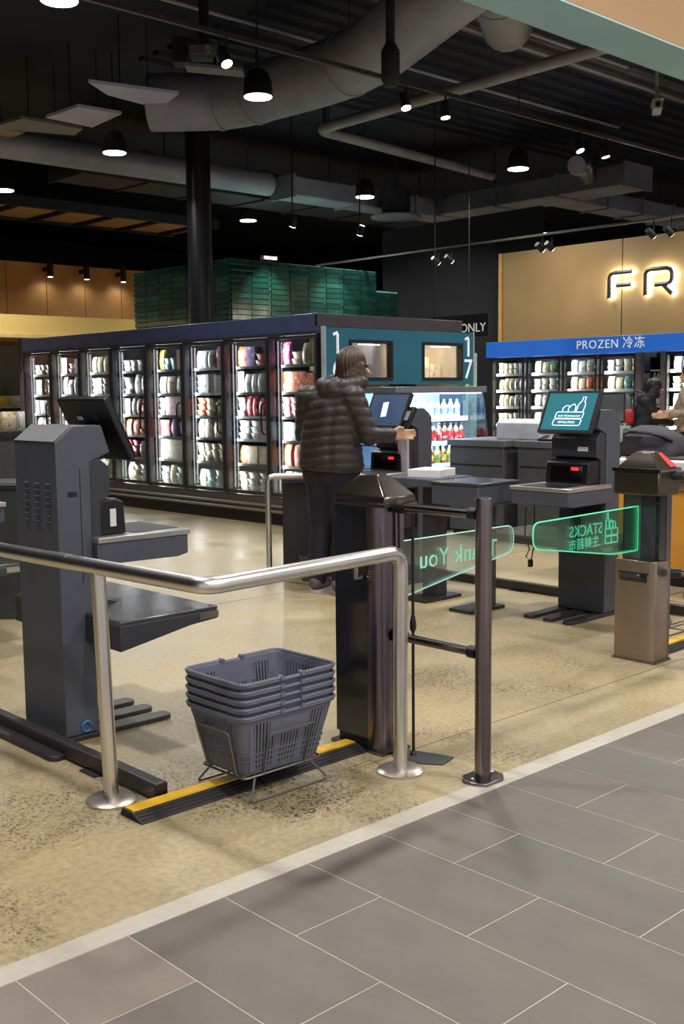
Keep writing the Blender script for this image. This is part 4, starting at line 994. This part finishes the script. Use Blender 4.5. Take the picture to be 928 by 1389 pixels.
# ================================================================ BACKGROUND LEFT: wood wall, yellow fascia, green tiled block, pillar
wl = struct('wall_wood', MB().box(2, 14, 20.0, 20.2, 0, 3.93), mat('wood_pale', 'd6a465', 0.5, 0, 0.14, 1.0))
for i in range(9):
    x = 7.4+i*0.85
    part('panel', MB().box(x, x+0.835, 19.97, 20.0, 0, 3.93), MATS['wood_pale'], wl)
for i, x in enumerate((10.75, 11.55, 12.4)):
    t = thing('wall_washer', 'black cylinder downlight on the pale wood wall top, %s from the tiled block' % ('third', 'second', 'first')[i], 'lamp', (x, 19.72, 3.65), 0, 'downlights on the pale wood wall')
    part('can', MB().lathe([(0.055, 0.0), (0.06, 0.01), (0.06, 0.3), (0.05, 0.31)], 16), lampblack, t); part('arm', MB().box(-0.03, 0.03, 0.04, 0.25, 0.12, 0.2), lampblack, t)
    part('lens', MB().lathe([(0.045, -0.004), (0.05, 0.0)], 14), lens, t)
    li = bpy.data.lights.new('washer', 'SPOT'); li.energy = 7; li.spot_size = 2.6; li.spot_blend = 0.8; li.color = (1, .93, .8); li.shadow_soft_size = 0.05
    lo = bpy.data.objects.new('washer', li); COL.objects.link(lo); lo.parent = t; lo.location = (0, 0, -0.02); lo.rotation_euler = (0.15, 0, 0)
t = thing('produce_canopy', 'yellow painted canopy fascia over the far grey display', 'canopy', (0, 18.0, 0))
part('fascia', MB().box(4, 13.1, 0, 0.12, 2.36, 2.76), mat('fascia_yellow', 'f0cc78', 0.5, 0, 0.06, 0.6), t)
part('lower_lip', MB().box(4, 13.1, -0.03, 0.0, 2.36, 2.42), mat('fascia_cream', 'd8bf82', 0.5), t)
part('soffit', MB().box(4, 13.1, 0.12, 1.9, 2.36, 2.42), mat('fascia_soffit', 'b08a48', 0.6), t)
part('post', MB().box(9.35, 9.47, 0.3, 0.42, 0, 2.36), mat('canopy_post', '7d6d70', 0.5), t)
t = thing('wall_display', 'grey open wall display case below the yellow canopy', 'display case', (0, 19.2, 0))
part('back', MB().box(5, 12.5, 0.5, 0.6, 0, 2.3), mat('display_grey', '7a7f86', 0.5, 0, 0.1, 0.8), t)
for z in (0.4, 0.8, 1.15): part('shelf', MB().box(5, 12.5, 0.0, 0.5, z-0.03, z), mat('display_shelf', '8c8c8a', 0.5), t)
part('base', MB().box(5, 12.5, -0.2, 0.5, 0, 0.35), fzdark, t)
for k in range(16):
    z = (0.8, 1.15)[k % 2]
    packet('box', (Y_, C_, W)[k % 3], 0.3, 0.2, 0.25, (8.2+0.14*k, 19.45, z), PI/2, '%s carton on the grey wall display shelf' % (Y_, C_, W)[k % 3], '%s cartons on the wall display' % (Y_, C_, W)[k % 3], 'shelf_carton')
# produce table in front (yellow goods)
t = thing('produce_table', 'low dark table heaped with pale goods before the grey display', 'table', (7.8, 16.2, 0))
part('top', MB().box(-0.9, 0.8, -0.4, 0.4, 0.72, 0.8), kdark, t); part('apron', MB().box(-0.85, 0.75, -0.35, 0.35, 0.0, 0.72), mat('apron_grey', '55585c', 0.5), t)
for k in range(12):
    packet('bag', (C_, Y_, W)[k % 3], 0.26, 0.3, 0.2, (7.05+0.14*k, 16.0+0.25*(k % 2), 0.8), PI/2, '%s sack standing on the low produce table' % (C_, Y_, W)[k % 3], '%s sacks on the produce table' % (C_, Y_, W)[k % 3], 'produce_sack')
# green tiled block
gx, gy = 10.616, 13.807
tb = struct('wall_tiled', MB().box(gx+0.02, 13.82, gy+0.02, 16.55, 0.0, 3.44).box(13.82, 14.38, gy+0.02, 16.5, 0, 3.12), mat('tile_grout', '7fa597', 0.7))
gt = [mat('green_tile_%d' % i, c, 0.12, 0, 0.25, 6, coat=0.3) for i, c in enumerate(('12352d', '0f2e2a', '173d35', '113130'))]
gtc = {}
def gtile(w_, hh, ax, i):
    k = (round(w_, 3), round(hh, 3), ax, i)
    if k not in gtc:
        e = 0.008
        mb = MB().box(e, w_-e, -0.012, 0.02, e, hh-e) if ax == 'x' else MB().box(-0.012, 0.02, e, w_-e, e, hh-e)
        me = mb.mesh('tile', False); me.materials.append(gt[i]); gtc[k] = me
    return gtc[k]
rnd = random.Random(5); TH = 0.086
for r_ in range(14):
    z = 3.44-(r_+1)*TH
    for c_ in range(8): link('tile', gtile(0.4, TH, 'x', rnd.randrange(4)), None, tb, loc=(gx+0.01+c_*0.4, gy, z))
    for c_ in range(7): link('tile', gtile(0.39, TH, 'y', rnd.randrange(4)), None, tb, loc=(gx, gy+0.01+c_*0.39, z))
    if r_ >= 4: link('tile', gtile(0.55, TH, 'x', rnd.randrange(4)), None, tb, loc=(13.83, gy, z))
# spot washers on the tiled block
def spot_lamp(x, y, z, aim, watts, label, col=(1, .95, .88), size=1.0, group=None, cone=0.9, drop=0.24):
    t = thing('spot_lamp', label, 'spotlight', (x, y, z), 0, group)
    d = (Vector(aim)-Vector((x, y, z))).normalized()
    q = d.to_track_quat('-Z', 'Y')
    hd = thing('head', None, None, (0, 0, 0)); hd.parent = t; hd.rotation_mode = 'QUATERNION'; hd.rotation_quaternion = q
    part('can', MB().lathe([(0.045*size, 0.16*size), (0.05*size, 0.15*size), (0.055*size, 0.0)], 14), lampblack, hd)
    part('lens', MB().lathe([(0.048*size, -0.006), (0.05*size, 0.0)], 14), lens, hd)
    part('bracket', MB().tube([(0, 0, 0.08*size), (0, 0, drop)], 0.012, 6), lampblack, t)
    if watts:
        li = bpy.data.lights.new('spot', 'SPOT'); li.energy = watts; li.spot_size = cone; li.spot_blend = 0.6; li.color = col; li.shadow_soft_size = 0.04
        lo = bpy.data.objects.new('spot', li); COL.objects.link(lo); lo.parent = hd; lo.location = (0, 0, -0.02)
    return t
for i, x in enumerate((11.3, 12.75)):
    spot_lamp(x, 13.1, 3.9, (x, 13.8, 2.35), 300, 'small spotlight washing the green tiles, %s from the block corner' % ('first', 'second')[i], (0.75, 1.0, 0.85), 1.0, None, 1.0, 2.0)
t = thing('emergency_light', 'small white emergency light box above the green tiles', 'light', (11.35, 13.75, 3.46))
part('case', MB().box(-0.15, 0.15, -0.04, 0.04, 0, 0.06), mat('case_white', 'c8c8c8', 0.5), t, 0.006); part('lens', MB().box(-0.12, 0.12, -0.045, -0.04, 0.01, 0.04), lens, t)
# pillar
cpl = struct('pillar', MB().tube([(9.72, 13.36, 0), (9.72, 13.36, 5.9)], 0.18, 24), mat('pillar_black', '101219', 0.35, 0.1, 0.1))
# track lights: ceiling track along X, and track over the wood wall
trk = single('light_track', MB().box(2.5, 20, -0.02, 0.02, 0, 0.04), mat('track_grey', '4a4644', 0.5, 0.4), 'long dark lighting track crossing under the black ceiling', 'light track', loc=(0, 7.88, 4.42))
for k, (x, aim) in enumerate([(6.07, (6.0, 5.5, 0)), (8.34, (8.0, 6.5, 0.5)), (8.94, (9.0, 7.2, 0)), (11.38, (11.5, 6, 0)), (11.92, (12.5, 7, 0))]):
    spot_lamp(x, 7.88, 4.2, aim, 60 if k < 3 else 40, 'black can spotlight, %s along the long lighting track' % oc[k], group='track spotlights')
single('light_track', MB().box(-0.02, 0.02, 5.0, 15.0, 0, 0.03), MATS['track_grey'], 'dark lighting track in front of the wood letter wall', 'light track', loc=(13.5, 0, 3.62))
for k, y in enumerate((9.99, 9.82, 8.15, 7.88, 12.05, 11.77)):
    spot_lamp(13.5, y, 3.41, (14.75, y-0.2, 2.6), 14 if k < 4 else 0, 'small can spotlight on the wood wall track, %s' % ('beside its twin, over the panel', 'between its twin and the pipe', 'above letter F', 'above letter R', 'past the wall corner', 'at the wall corner')[k], (1, .9, .72), 0.9, 'spotlights on the wood wall track', 1.2)

# ================================================================ CEILING SERVICES
ductm = mat('duct_grey', '9ba0b2', 0.55, 0.3, 0.2, 1.5)
ductd = mat('duct_dark', '2c2e38', 0.6, 0.2, 0.2, 1.5)
pipem = mat('pipe_grey', 'a4a5ae', 0.5, 0.3, 0.15, 2)
def duct(name, pts, r, m, label, seams=4, hang=True, fil=0.5):
    t = thing(name, label, 'pipe' if 'pipe' in name else 'duct')
    P = fillet(pts, fil, 8); part('run', MB().tube(P, r, 18), m, t)
    for k in range(1, seams+1):
        i = int(k*(len(P)-1)/(seams+1)); a, b = P[i], P[min(i+1, len(P)-1)]
        d = (b-a).normalized()
        part('seam_band', MB().tube([a-d*0.03, a+d*0.03], r*1.04, 18), m, t)
        if hang: part('hanger', MB().tube([a+Vector((0, 0, r)), Vector((a.x, a.y, 5.9))], 0.008, 6), lampblack, t)
    return t
def rduct(x0, x1, y0, y1, z0, z1, m, label, name='air_duct', axis='x'):
    t = thing(name, label, 'duct')
    part('run', MB().box(x0, x1, y0, y1, z0, z1), m, t, 0.02)
    n = max(2, int(((x1-x0) if axis == 'x' else (y1-y0))/1.2))
    for k in range(n+1):
        if axis == 'x': c = x0+(x1-x0)*k/n; part('flange', MB().box(c-0.02, c+0.02, y0-0.03, y1+0.03, z0-0.03, z1+0.03), m, t)
        else: c = y0+(y1-y0)*k/n; part('flange', MB().box(x0-0.03, x1+0.03, c-0.02, c+0.02, z0-0.03, z1+0.03), m, t)
    for s in (0.2, 0.8):
        xx, yy = x0+(x1-x0)*s, y0+(y1-y0)*s
        part('hanger', MB().tube([(xx, yy, z1), (xx, yy, 5.9)], 0.01, 6), lampblack, t)
    return t
duct('water_pipe', [(10.9, 3.0, 5.2), (11.17, 12.35, 5.2), (15.9, 12.9, 5.2)], 0.075, pipem, 'grey water pipe with an elbow above the freezer end', 5, True, 0.25)
duct('air_duct', [(8.25, 12.35, 5.1), (9.0, 11.6, 5.1), (9.15, 9.4, 5.1), (7.7, 6.2, 5.1)], 0.36, mat('duct_mid', 'a0a4b6', 0.5, 0.35, 0.2, 1.5), 'wide curved round air duct behind the nearest pendant', 3, True, 1.2)
duct('air_duct', [(4.0, 15.2, 4.95), (12.45, 15.05, 4.95)], 0.2, mat('duct_mid'
     , '5a5a60'), 'straight low round grey duct crossing behind the black pillar', 4)
rduct(9.0, 17.6, 15.48, 16.4, 4.78, 5.25, ductd, 'long dark rectangular duct behind the green tiled block')
rduct(12.6, 17.2, 14.55, 15.15, 4.72, 5.05, ductm, 'grey rectangular duct above the green tiled block')
rduct(16.3, 17.1, 10.4, 14.5, 4.75, 5.1, ductm, 'grey rectangular duct running toward the wood letter wall', axis='y')
rduct(17.2, 22.0, 12.1, 12.7, 4.8, 5.1, ductm, 'thin grey duct beyond the flexible silver duct')
t = thing('flexible_duct', 'ribbed flexible silver duct under the ceiling before the letter wall', 'duct')
N_ = 26; pts = [(15.2+1.02*i/N_, 10.6+0.5*i/N_, 4.95+0.1*math.sin(i/N_*3)) for i in range(N_+1)]
part('hose', MB().tube(pts, [0.17 if i % 2 else 0.145 for i in range(N_+1)], 14), mat('flex_silver', '8d8d90', 0.35, 0.8, 0.15), t)
part('hanger', MB().tube([(15.8, 10.85, 5.15), (15.8, 10.85, 5.9)], 0.01, 6), lampblack, t)
t = thing('air_diffuser', 'round flat air diffuser under a dark drop duct', 'diffuser', (14.75, 14.2, 4.5))
part('disc', MB().lathe([(0.05, 0.06), (0.42, 0.05), (0.46, 0.03), (0.46, 0.0), (0.3, -0.01)], 24), ductm, t)
part('drop', MB().tube([(0, 0, 0.05), (0, 0, 0.5)], 0.26, 18), ductd, t)
part('hanger', MB().tube([(0, 0, 0.5), (0, 0, 1.4)], 0.02, 6), ductd, t)
duct('air_duct', [(8.0, 6.9, 5.56), (9.3, 7.5, 5.56), (10.5, 8.3, 5.56)], 0.3, mat('duct_pale', 'a2a3ac', 0.5, 0.3, 0.15, 2), 'pale grey round duct stub high above the ceiling track', 3, True, 0.6)
single('drain_pipe', MB().tube([(0, 0, -1.5), (0, 0, 0.1)], 0.045, 12).lathe([(0.045, -1.62), (0.09, -1.55), (0.09, -1.3), (0.045, -1.22)], 12), ductd, 'black vertical pipe with a thick joint below the ceiling', 'pipe', loc=(7.62, 7.4, 5.8))
for k, (x, y, l) in enumerate([(9.3, 8.6, 4.2), (12.5, 9.0, 5.0), (10.4, 10.6, 6.0)]):
    t = thing('conduit', 'thin grey conduit under the deck, %s from the track' % oc[k], 'conduit', (x, y, 5.72))
    part('run', MB().tube([(-l, 0, 0), (l, 0, 0)], 0.025, 8), pipem, t)
    for s in (-0.8, 0, 0.8): part('hanger', MB().tube([(l*s, 0, 0), (l*s, 0, 0.6)], 0.006, 5), lampblack, t)
# ceiling panels
bpan = mat('panel_sky_reflection', 'c4ccff', 0.3, 0, 0.12, 1.2)  # bluish brightness is reflected sky painted into the panel colour
for k, (q, m_, lab) in enumerate([([(6.99, 11.74), (8.08, 11.47), (8.29, 12.2), (7.45, 12.07)], bpan, 'larger ceiling panel with painted sky reflection beside the curved duct'),
                             ([(7.42, 13.57), (7.45, 12.8), (8.07, 12.75), (8.15, 13.63)], bpan, 'smaller ceiling panel with painted sky reflection behind the larger one'),
                             ([(7.1, 14.6), (7.2, 13.8), (8.1, 13.8), (8.2, 14.2)], mat('panel_slate', '7c7f8c', 0.4), 'narrow slate ceiling panel past the two sky tinted ones'),
                             ([(6.6, 15.2), (6.7, 14.6), (7.6, 14.5), (7.6, 15.0)], mat('panel_tan', '9c8568', 0.5), 'tan ceiling panel at the end of the panel row')]):
    t = thing('ceiling_panel', lab, 'ceiling panel', (0, 0, 5.0)); part('board', MB().prism(q, 'z', 0, 0.04), m_, t)
    cx_, cy_ = sum(a for a, b in q)/4, sum(b for a, b in q)/4
    part('hanger', MB().tube([(cx_-0.2, cy_, 0.04), (cx_-0.2, cy_, 0.9)], 0.008, 6), lampblack, t)
    part('hanger', MB().tube([(cx_+0.2, cy_, 0.04), (cx_+0.2, cy_, 0.9)], 0.008, 6), lampblack, t)
t = thing('ceiling_raft', 'tan ceiling raft crossed by dark beams above the wood wall', 'ceiling raft', (0, 0, 4.75))
part('board', MB().box(6.0, 13.8, 18.4, 19.9, 0, 0.05), mat('raft_tan', 'c0a078', 0.6, 0, 0.1), t)
for k in range(7): part('beam', MB().box(7.4+k*1.0, 7.52+k*1.0, 18.35, 19.92, -0.05, 0), lampblack, t)
part('edge_beam', MB().box(6.0, 13.8, 18.28, 18.4, -0.06, 0.12), ductd, t); part('edge_beam', MB().box(6.0, 13.8, 19.9, 19.95, -0.06, 0.15), ductd, t)
for xx in (7.5, 11.5): part('hanger', MB().tube([(xx, 19.2, 0.05), (xx, 19.2, 1.15)], 0.012, 6), lampblack, t)
# projector
t = thing('projector', 'ceiling projector on a pale shelf board above the aisle', 'projector', (6.55, 8.85, 4.55), -0.75)
part('body', MB().box(-0.14, 0.14, -0.12, 0.12, 0.0, 0.11), mat('projector_grey', '55555a', 0.5), t, 0.02)
part('lens', MB().tube([(0.05, -0.12, 0.05), (0.05, -0.16, 0.05)], 0.035, 12), chrome, t)
part('shelf_board', MB().obox((0.1, -0.05, -0.12), (0.55, 0.22, 0.03), (0, 0.1, 0)), mat('shelf_pale', '77767a', 0.5), t)
part('side_speaker', MB().box(-0.3, -0.17, -0.1, 0.1, -0.06, 0.18), lampblack, t, 0.01)
part('mount', MB().tube([(0, 0, 0.11), (0, 0, 1.35)], 0.05, 12), lampblack, t)
part('arm', MB().tube([(0.1, -0.05, -0.1), (0.1, 0.0, 0.05)], 0.015, 6), lampblack, t)
t = thing('security_camera', 'small white security camera under the ceiling by the green soffit', 'camera', (11.2, 6.75, 4.4), 0.6)
part('body', MB().box(-0.2, 0.12, -0.05, 0.05, 0, 0.09), mat('cam_white', 'a6a6aa', 0.5), t, 0.01)
part('sunshield', MB().box(-0.24, 0.14, -0.06, 0.06, 0.09, 0.10), mat('cam_white', 'a6a6aa'), t)
part('lens', MB().tube([(-0.2, 0, 0.045), (-0.215, 0, 0.045)], 0.03, 10), black, t)
part('bracket', MB().tube([(0, 0, 0.1), (0, 0, 0.2), (0.1, 0, 0.3), (0.1, 0, 1.5)], 0.02, 8), MATS['cam_white'], t)

# ================================================================ PEOPLE
def remeshed(name, mb, voxel, smooth=5, post=None):
    me = bpy.data.meshes.new(name); me.from_pydata(mb.v, [], mb.f)
    bm = bmesh.new(); bm.from_mesh(me); bmesh.ops.recalc_face_normals(bm, faces=bm.faces); bm.to_mesh(me); bm.free()
    o = bpy.data.objects.new(name, me); COL.objects.link(o)
    r = o.modifiers.new('r', 'REMESH'); r.mode = 'VOXEL'; r.voxel_size = voxel; r.use_smooth_shade = True
    s = o.modifiers.new('s', 'SMOOTH'); s.iterations = smooth; s.factor = 0.5
    dg = bpy.context.evaluated_depsgraph_get()
    out = bpy.data.meshes.new_from_object(o.evaluated_get(dg)); bpy.data.objects.remove(o)
    if post:
        n = len(out.vertices); co = np.zeros(n*3); no = np.zeros(n*3)
        out.vertices.foreach_get('co', co); out.vertices.foreach_get('normal', no)
        co = post(co.reshape(-1, 3), no.reshape(-1, 3)); out.vertices.foreach_set('co', co.ravel()); out.update()
    for p in out.polygons: p.use_smooth = True
    out.name = name; return out
def limb(mb, pts, rs, n=14):
    mb.tube(pts, rs, n)
    for p, r in zip(pts, rs): mb.ell(p, (r, r, r), 12, 8)
    return mb
def hand(mb, wrist, d, side, up_, scale=1.0):
    # palm and five curled fingers; d = pointing direction, side = towards thumb, up_ = back of hand
    d, side, up_ = Vector(d).normalized(), Vector(side).normalized(), Vector(up_).normalized(); w0 = Vector(wrist); k = scale
    for i in range(4):
        o = (i-1.5)*0.019*k
        base = w0+d*0.085*k+side*(-o)
        limb(mb, [w0+d*0.015*k+side*(-o*0.7), base], [0.014*k, 0.0125*k], 8)
        L = (0.075, 0.085, 0.08, 0.062)[i]*k
        p1 = base+d*L*0.45-up_*0.006; p2 = p1+d*L*0.3-up_*0.018*k; p3 = p2+d*L*0.15-up_*0.022*k
        limb(mb, [base, p1, p2, p3], [0.0095*k, 0.009*k, 0.0085*k, 0.0075*k], 8)
    b = w0+d*0.025*k+side*0.03*k
    limb(mb, [w0+d*0.01*k+side*0.015*k, b, b+d*0.03*k+side*0.02*k-up_*0.012*k, b+d*0.058*k+side*0.016*k-up_*0.02*k], [0.015*k, 0.013*k, 0.0105*k, 0.009*k], 8)
    return mb
skin = mat('skin', 'd9ab8e', 0.5, 0, 0.05, 12)
def human(name, label, loc, rz, J, mats, quilt=0.0, hood_=False, hairlen=0.0):
    """J: joint dict in local metres, facing +x, left +y."""
    t = thing(name, label, 'person', loc, rz)
    body = MB(); v = lambda k: Vector(J[k])
    hd = v('head'); sc = J.get('hs', 1.0)
    body.ell(hd, (0.092*sc, 0.074*sc, 0.112*sc), 18, 12)
    fd = Vector((math.cos(J['hy']), math.sin(J['hy']), -0.15)).normalized(); fs = Vector((-fd.y, fd.x, 0)).normalized()
    body.ell(hd+fd*0.03-Vector((0, 0, 0.055))*sc, (0.058*sc, 0.055*sc, 0.06*sc), 14, 10)     # jaw
    limb(body, [hd+fd*0.088*sc+Vector((0, 0, 0.012)), hd+fd*0.112*sc-Vector((0, 0, 0.022))], [0.008, 0.014], 8)   # nose
    for s in (-1, 1): body.ell(hd+fs*s*0.078*sc-Vector((0, 0, 0.01)), (0.016, 0.01, 0.03), 8, 6)
    limb(body, [v('neck'), hd-Vector((0, 0, 0.07))], [0.058, 0.05])
    limb(body, [v('hip'), v('waist'), v('chest'), v('neck')], [0.11, 0.10, 0.11, 0.055])
    for s in 'lr':
        limb(body, [v('sh'+s), v('el'+s), v('wr'+s)], [0.05, 0.038, 0.026])
        limb(body, [v('hp'+s), v('kn'+s), v('an'+s)], [0.075, 0.05, 0.036])
        limb(body, [v('an'+s), v('to'+s)], [0.035, 0.028])
        dd = (v('wr'+s)-v('el'+s)).normalized()
        sd = Vector((0, 0, 1)) if abs(dd.z) < 0.7 else Vector((1, 0, 0))
        upv = sd.cross(dd)*(-1 if s == 'l' else 1)
        hand(body, v('wr'+s), dd, sd, upv)
    link('body', remeshed('body', body, 0.0065, 4), skin, t)
    # face details
    for s in (-1, 1):
        e = part('eye', MB().ell(hd+fd*0.082*sc+fs*s*0.033+Vector((0, 0, 0.012)), (0.012, 0.012, 0.009), 10, 8), mat('eye_dark', '2a2020', 0.2), t)
    part('mouth', MB().tube([hd+fd*0.088+fs*a*0.022-Vector((0, 0, 0.062+0.003*abs(a))) for a in (-1, 0, 1)], 0.005, 6), mat('lip', 'a5605a', 0.4), t)
    # jacket
    jk = MB()
    limb(jk, [v('hem'), v('waist'), v('chest')], J['jr'], 20)
    for s in (-1, 1):
        off = Vector((0, s*J['jw'], 0))
        limb(jk, [v('hem')+off, v('waist')+off, v('chest')+off*0.95], [r*0.86 for r in J['jr']], 20)
    limb(jk, [v('chest'), v('neck')], [J['jr'][-1]*0.95, 0.085], 16)
    for s in 'lr':
        limb(jk, [v('chest')*0.35+v('sh'+s)*0.65+Vector((0, 0, 0.02)), v('sh'+s), v('el'+s), v('wr'+s)*0.9+v('el'+s)*0.1], [0.09, 0.086, 0.07, 0.052])
    if hood_:
        n = v('neck')
        for a in np.linspace(0.9, 2*PI-0.9, 9): jk.ell(n+Vector((0.10*math.cos(a)-0.015, 0.13*math.sin(a), 0.015+0.02*math.cos(a))), (0.062, 0.062, 0.055), 10, 7)
        jk.ell(n+Vector((-0.115, 0, -0.035)), (0.065, 0.12, 0.075), 12, 8)
    def quilted(co, no):
        if quilt:
            k = np.abs(np.sin(PI*(co[:, 2]+0.015*np.sin(9*co[:, 1]))/0.062)); amp = quilt*np.clip((k**0.5-0.6), -0.6, 0.4)
            wr = 0.12*quilt*np.sin(70*co[:, 1]+25*co[:, 2])*np.sin(55*co[:, 0]+8)
            m = (co[:, 2] < J['neck'][2]-0.02).astype(float)
            co = co+no*((amp+wr)*m)[:, None]
        else:
            co = co+no*(0.006*np.sin(40*co[:, 2]+12*co[:, 1])*np.sin(17*co[:, 0]+20*co[:, 1]))[:, None]
        co[:, 2] = np.maximum(co[:, 2], J['hem'][2]-0.03+0.012*np.sin(6*co[:, 1])); return co
    link('jacket', remeshed('jacket', jk, 0.011, 4, quilted), mats['jacket'], t)
    pt = MB()
    for s in 'lr': limb(pt, [v('hip')*0.5+v('hp'+s)*0.5, v('hp'+s), v('kn'+s), v('an'+s)+Vector((0, 0, 0.02))], [0.14, 0.112, 0.082, 0.068])
    limb(pt, [v('hpl'), v('hip')+Vector((0, 0, 0.05)), v('hpr')], [0.13, 0.155, 0.13])
    link('trousers', remeshed('trousers', pt, 0.012, 4), mats['pants'], t)
    for s in 'lr':
        a, o = v('an'+s), v('to'+s); d = (o-a); d.z = 0; d.normalize(); q = Vector((-d.y, d.x, 0))
        sh = MB(); limb(sh, [a-d*0.035+Vector((0, 0, -0.015)), a+d*0.04-Vector((0, 0, 0.02)), Vector((o.x, o.y, 0.045))-d*0.02], [0.046, 0.048, 0.036])
        def flat(co, no): co[:, 2] = np.maximum(co[:, 2], 0.018); return co
        so = link('shoe', remeshed('shoe', sh, 0.008, 3, flat), mats['shoe'], t)
        c = (a+o)/2; pf = [((x)*d.x-(y)*d.y+c.x, x*d.y+y*d.x+c.y) for x, y in rrect(0.27, 0.095, 0.045)]
        part('sole', MB().prism(pf, 'z', 0.0, 0.022), mats['sole'], so)
    # hair shell
    hr = MB(); bk = -fd; bk.z = 0
    hr.ell(hd+bk*0.02+Vector((0, 0, 0.022)), (0.110*sc, 0.096*sc, 0.112*sc), 18, 12)
    hr.ell(hd+bk*0.05-Vector((0, 0, 0.04)), (0.07*sc, 0.08*sc, 0.085*sc), 14, 10)
    if hairlen:
        for q in np.linspace(-1.75, 1.75, 13):
            dv = bk*math.cos(q)+fs*math.sin(q)
            limb(hr, [hd+dv*0.075, hd+dv*(0.094+0.008*math.sin(5*q))-Vector((0, 0, 0.07)), hd+dv*0.098-Vector((0, 0, 0.07+hairlen*(0.8+0.2*math.cos(7*q))))], [0.032, 0.03, 0.014], 8)
    def strands(co, no):
        a = np.arctan2(co[:, 1]-hd.y, co[:, 0]-hd.x); return co+no*(0.0045*np.sin(30*a+10*co[:, 2]))[:, None]
    link('hair', remeshed('hair', hr, 0.008, 4, strands), mats['hair'], t)
    return t
std = dict(hip=(0, 0, 0.86), waist=(0, 0, 1.02), chest=(0, 0, 1.24), neck=(0.0, 0, 1.39), head=(0.03, 0, 1.515), hem=(0, 0, 0.86),
           shl=(0, 0.18, 1.31), shr=(0, -0.18, 1.31), ell=(0.05, 0.25, 1.06), wrl=(0.2, 0.2, 0.98), elr=(0.03, -0.285, 1.06), wrr=(0.185, -0.36, 1.06),
           hpl=(0, 0.085, 0.82), hpr=(0, -0.085, 0.82), knl=(0.02, 0.095, 0.46), knr=(0.01, -0.09, 0.46), anl=(-0.03, 0.1, 0.085), anr=(-0.03, -0.095, 0.085),
           tol=(0.12, 0.12, 0.04), tor=(0.13, -0.11, 0.04), jr=[0.17, 0.15, 0.15], jw=0.09, hy=-0.55)
jacketm = mat('puffer_dark', '332d2c', 0.5, 0, 0.08, 18, bump=0.04, bscale=45)
navy = mat('trouser_navy', '1b1c2a', 0.8, 0, 0.1)
hairb = mat('hair_brown', '46332a', 0.45, 0, 0.3, 30, bump=0.4, bscale=80)
shoem = mat('sneaker_grey', '5d5763', 0.6, 0, 0.2, 20); solem = mat('sole_white', 'b9b4b6', 0.6)
std.update(chest=(0.03, -0.02, 1.24), neck=(0.075, -0.055, 1.385), head=(0.125, -0.105, 1.512))
p1 = human('person', 'shopper in dark hooded quilted puffer jacket using the self checkout', (4.93, 5.36, 0), 0.22, std,
           dict(jacket=jacketm, pants=navy, hair=hairb, shoe=shoem, sole=solem), 0.009, True, 0.12)
lean = dict(std); lean.update(hip=(-0.1, 0, 0.86), waist=(-0.05, 0, 1.0), chest=(0.1, 0, 1.18), neck=(0.2, 0, 1.29), head=(0.29, 0, 1.375), hem=(-0.1, 0, 0.84),
           shl=(0.12, 0.18, 1.24), shr=(0.12, -0.18, 1.24), ell=(0.28, 0.22, 1.02), wrl=(0.46, 0.16, 0.98), elr=(0.28, -0.22, 1.02), wrr=(0.46, -0.16, 0.98),
           hpl=(-0.1, 0.085, 0.82), hpr=(-0.1, -0.085, 0.82), hy=0.0, jr=[0.15, 0.14, 0.15])
std2 = dict(std); std2.update(hy=0.0, elr=(0.14, -0.22, 1.08), wrr=(0.36, -0.14, 1.04), ell=(0.14, 0.22, 1.08), wrl=(0.36, 0.14, 1.04))
bl = mat('coat_black', '22252b', 0.75, 0, 0.15, 10, bump=0.2)
p2 = human('person', 'customer in black coat standing before the blue headed fridge', (12.0, 7.34, 0), -0.75, std2,
           dict(jacket=bl, pants=navy, hair=mat('hair_black', '1a1719', 0.5, 0, 0.3, 30), shoe=black, sole=rubber), 0, True, 0.05)
tall = dict(std); tall.update(chest=(0, 0, 1.24), neck=(0, 0, 1.39), head=(0.03, 0, 1.515), hy=2.6, elr=(0.1, -0.24, 1.06), wrr=(0.28, -0.14, 1.04), ell=(0.1, 0.24, 1.06), wrl=(0.28, 0.12, 1.04), hy2=0)
tall['hy'] = 0.0
p2.scale = (0.9, 0.9, 0.9)
camo = mat('coat_beige', 'a8957f', 0.8, 0, 0.5, 14, bump=0.2)
p3 = human('person', 'customer in mottled beige coat before the blue headed fridge', (11.95, 6.66, 0), 2.35, tall,
           dict(jacket=camo, pants=navy, hair=mat('hair_black', '1a1719'), shoe=black, sole=rubber), 0, False, 0.06)
t = thing('shoulder_bag', 'grey and red backpack behind the black coated customer', 'bag', (11.85, 7.48, 0.0), -0.75)
part('body', MB().loft([[(x*s*0.7, y*s, z) for x, y in rrect(0.2, 0.32, 0.06)] for z, s in ((0.93, 0.9), (0.95, 1.0), (1.05, 0.98), (1.10, 0.8), (1.12, 0.5))]), mat('bag_red', 'b0232e', 0.6), t)
part('flap', MB().loft([[(x*s*0.7, y*s, z) for x, y in rrect(0.19, 0.28, 0.06)] for z, s in ((1.10, 0.85), (1.18, 0.7), (1.26, 0.35), (1.28, 0.15))]), mat('bag_slate', '4d5257', 0.6), t)
part('strap', MB().tube(fillet([(0, 0.1, 1.12), (0.04, 0.05, 1.26), (0.1, -0.05, 1.34), (0.16, -0.1, 1.3)], 0.05), 0.012, 6), mat('bag_slate', '4d5257'), t)
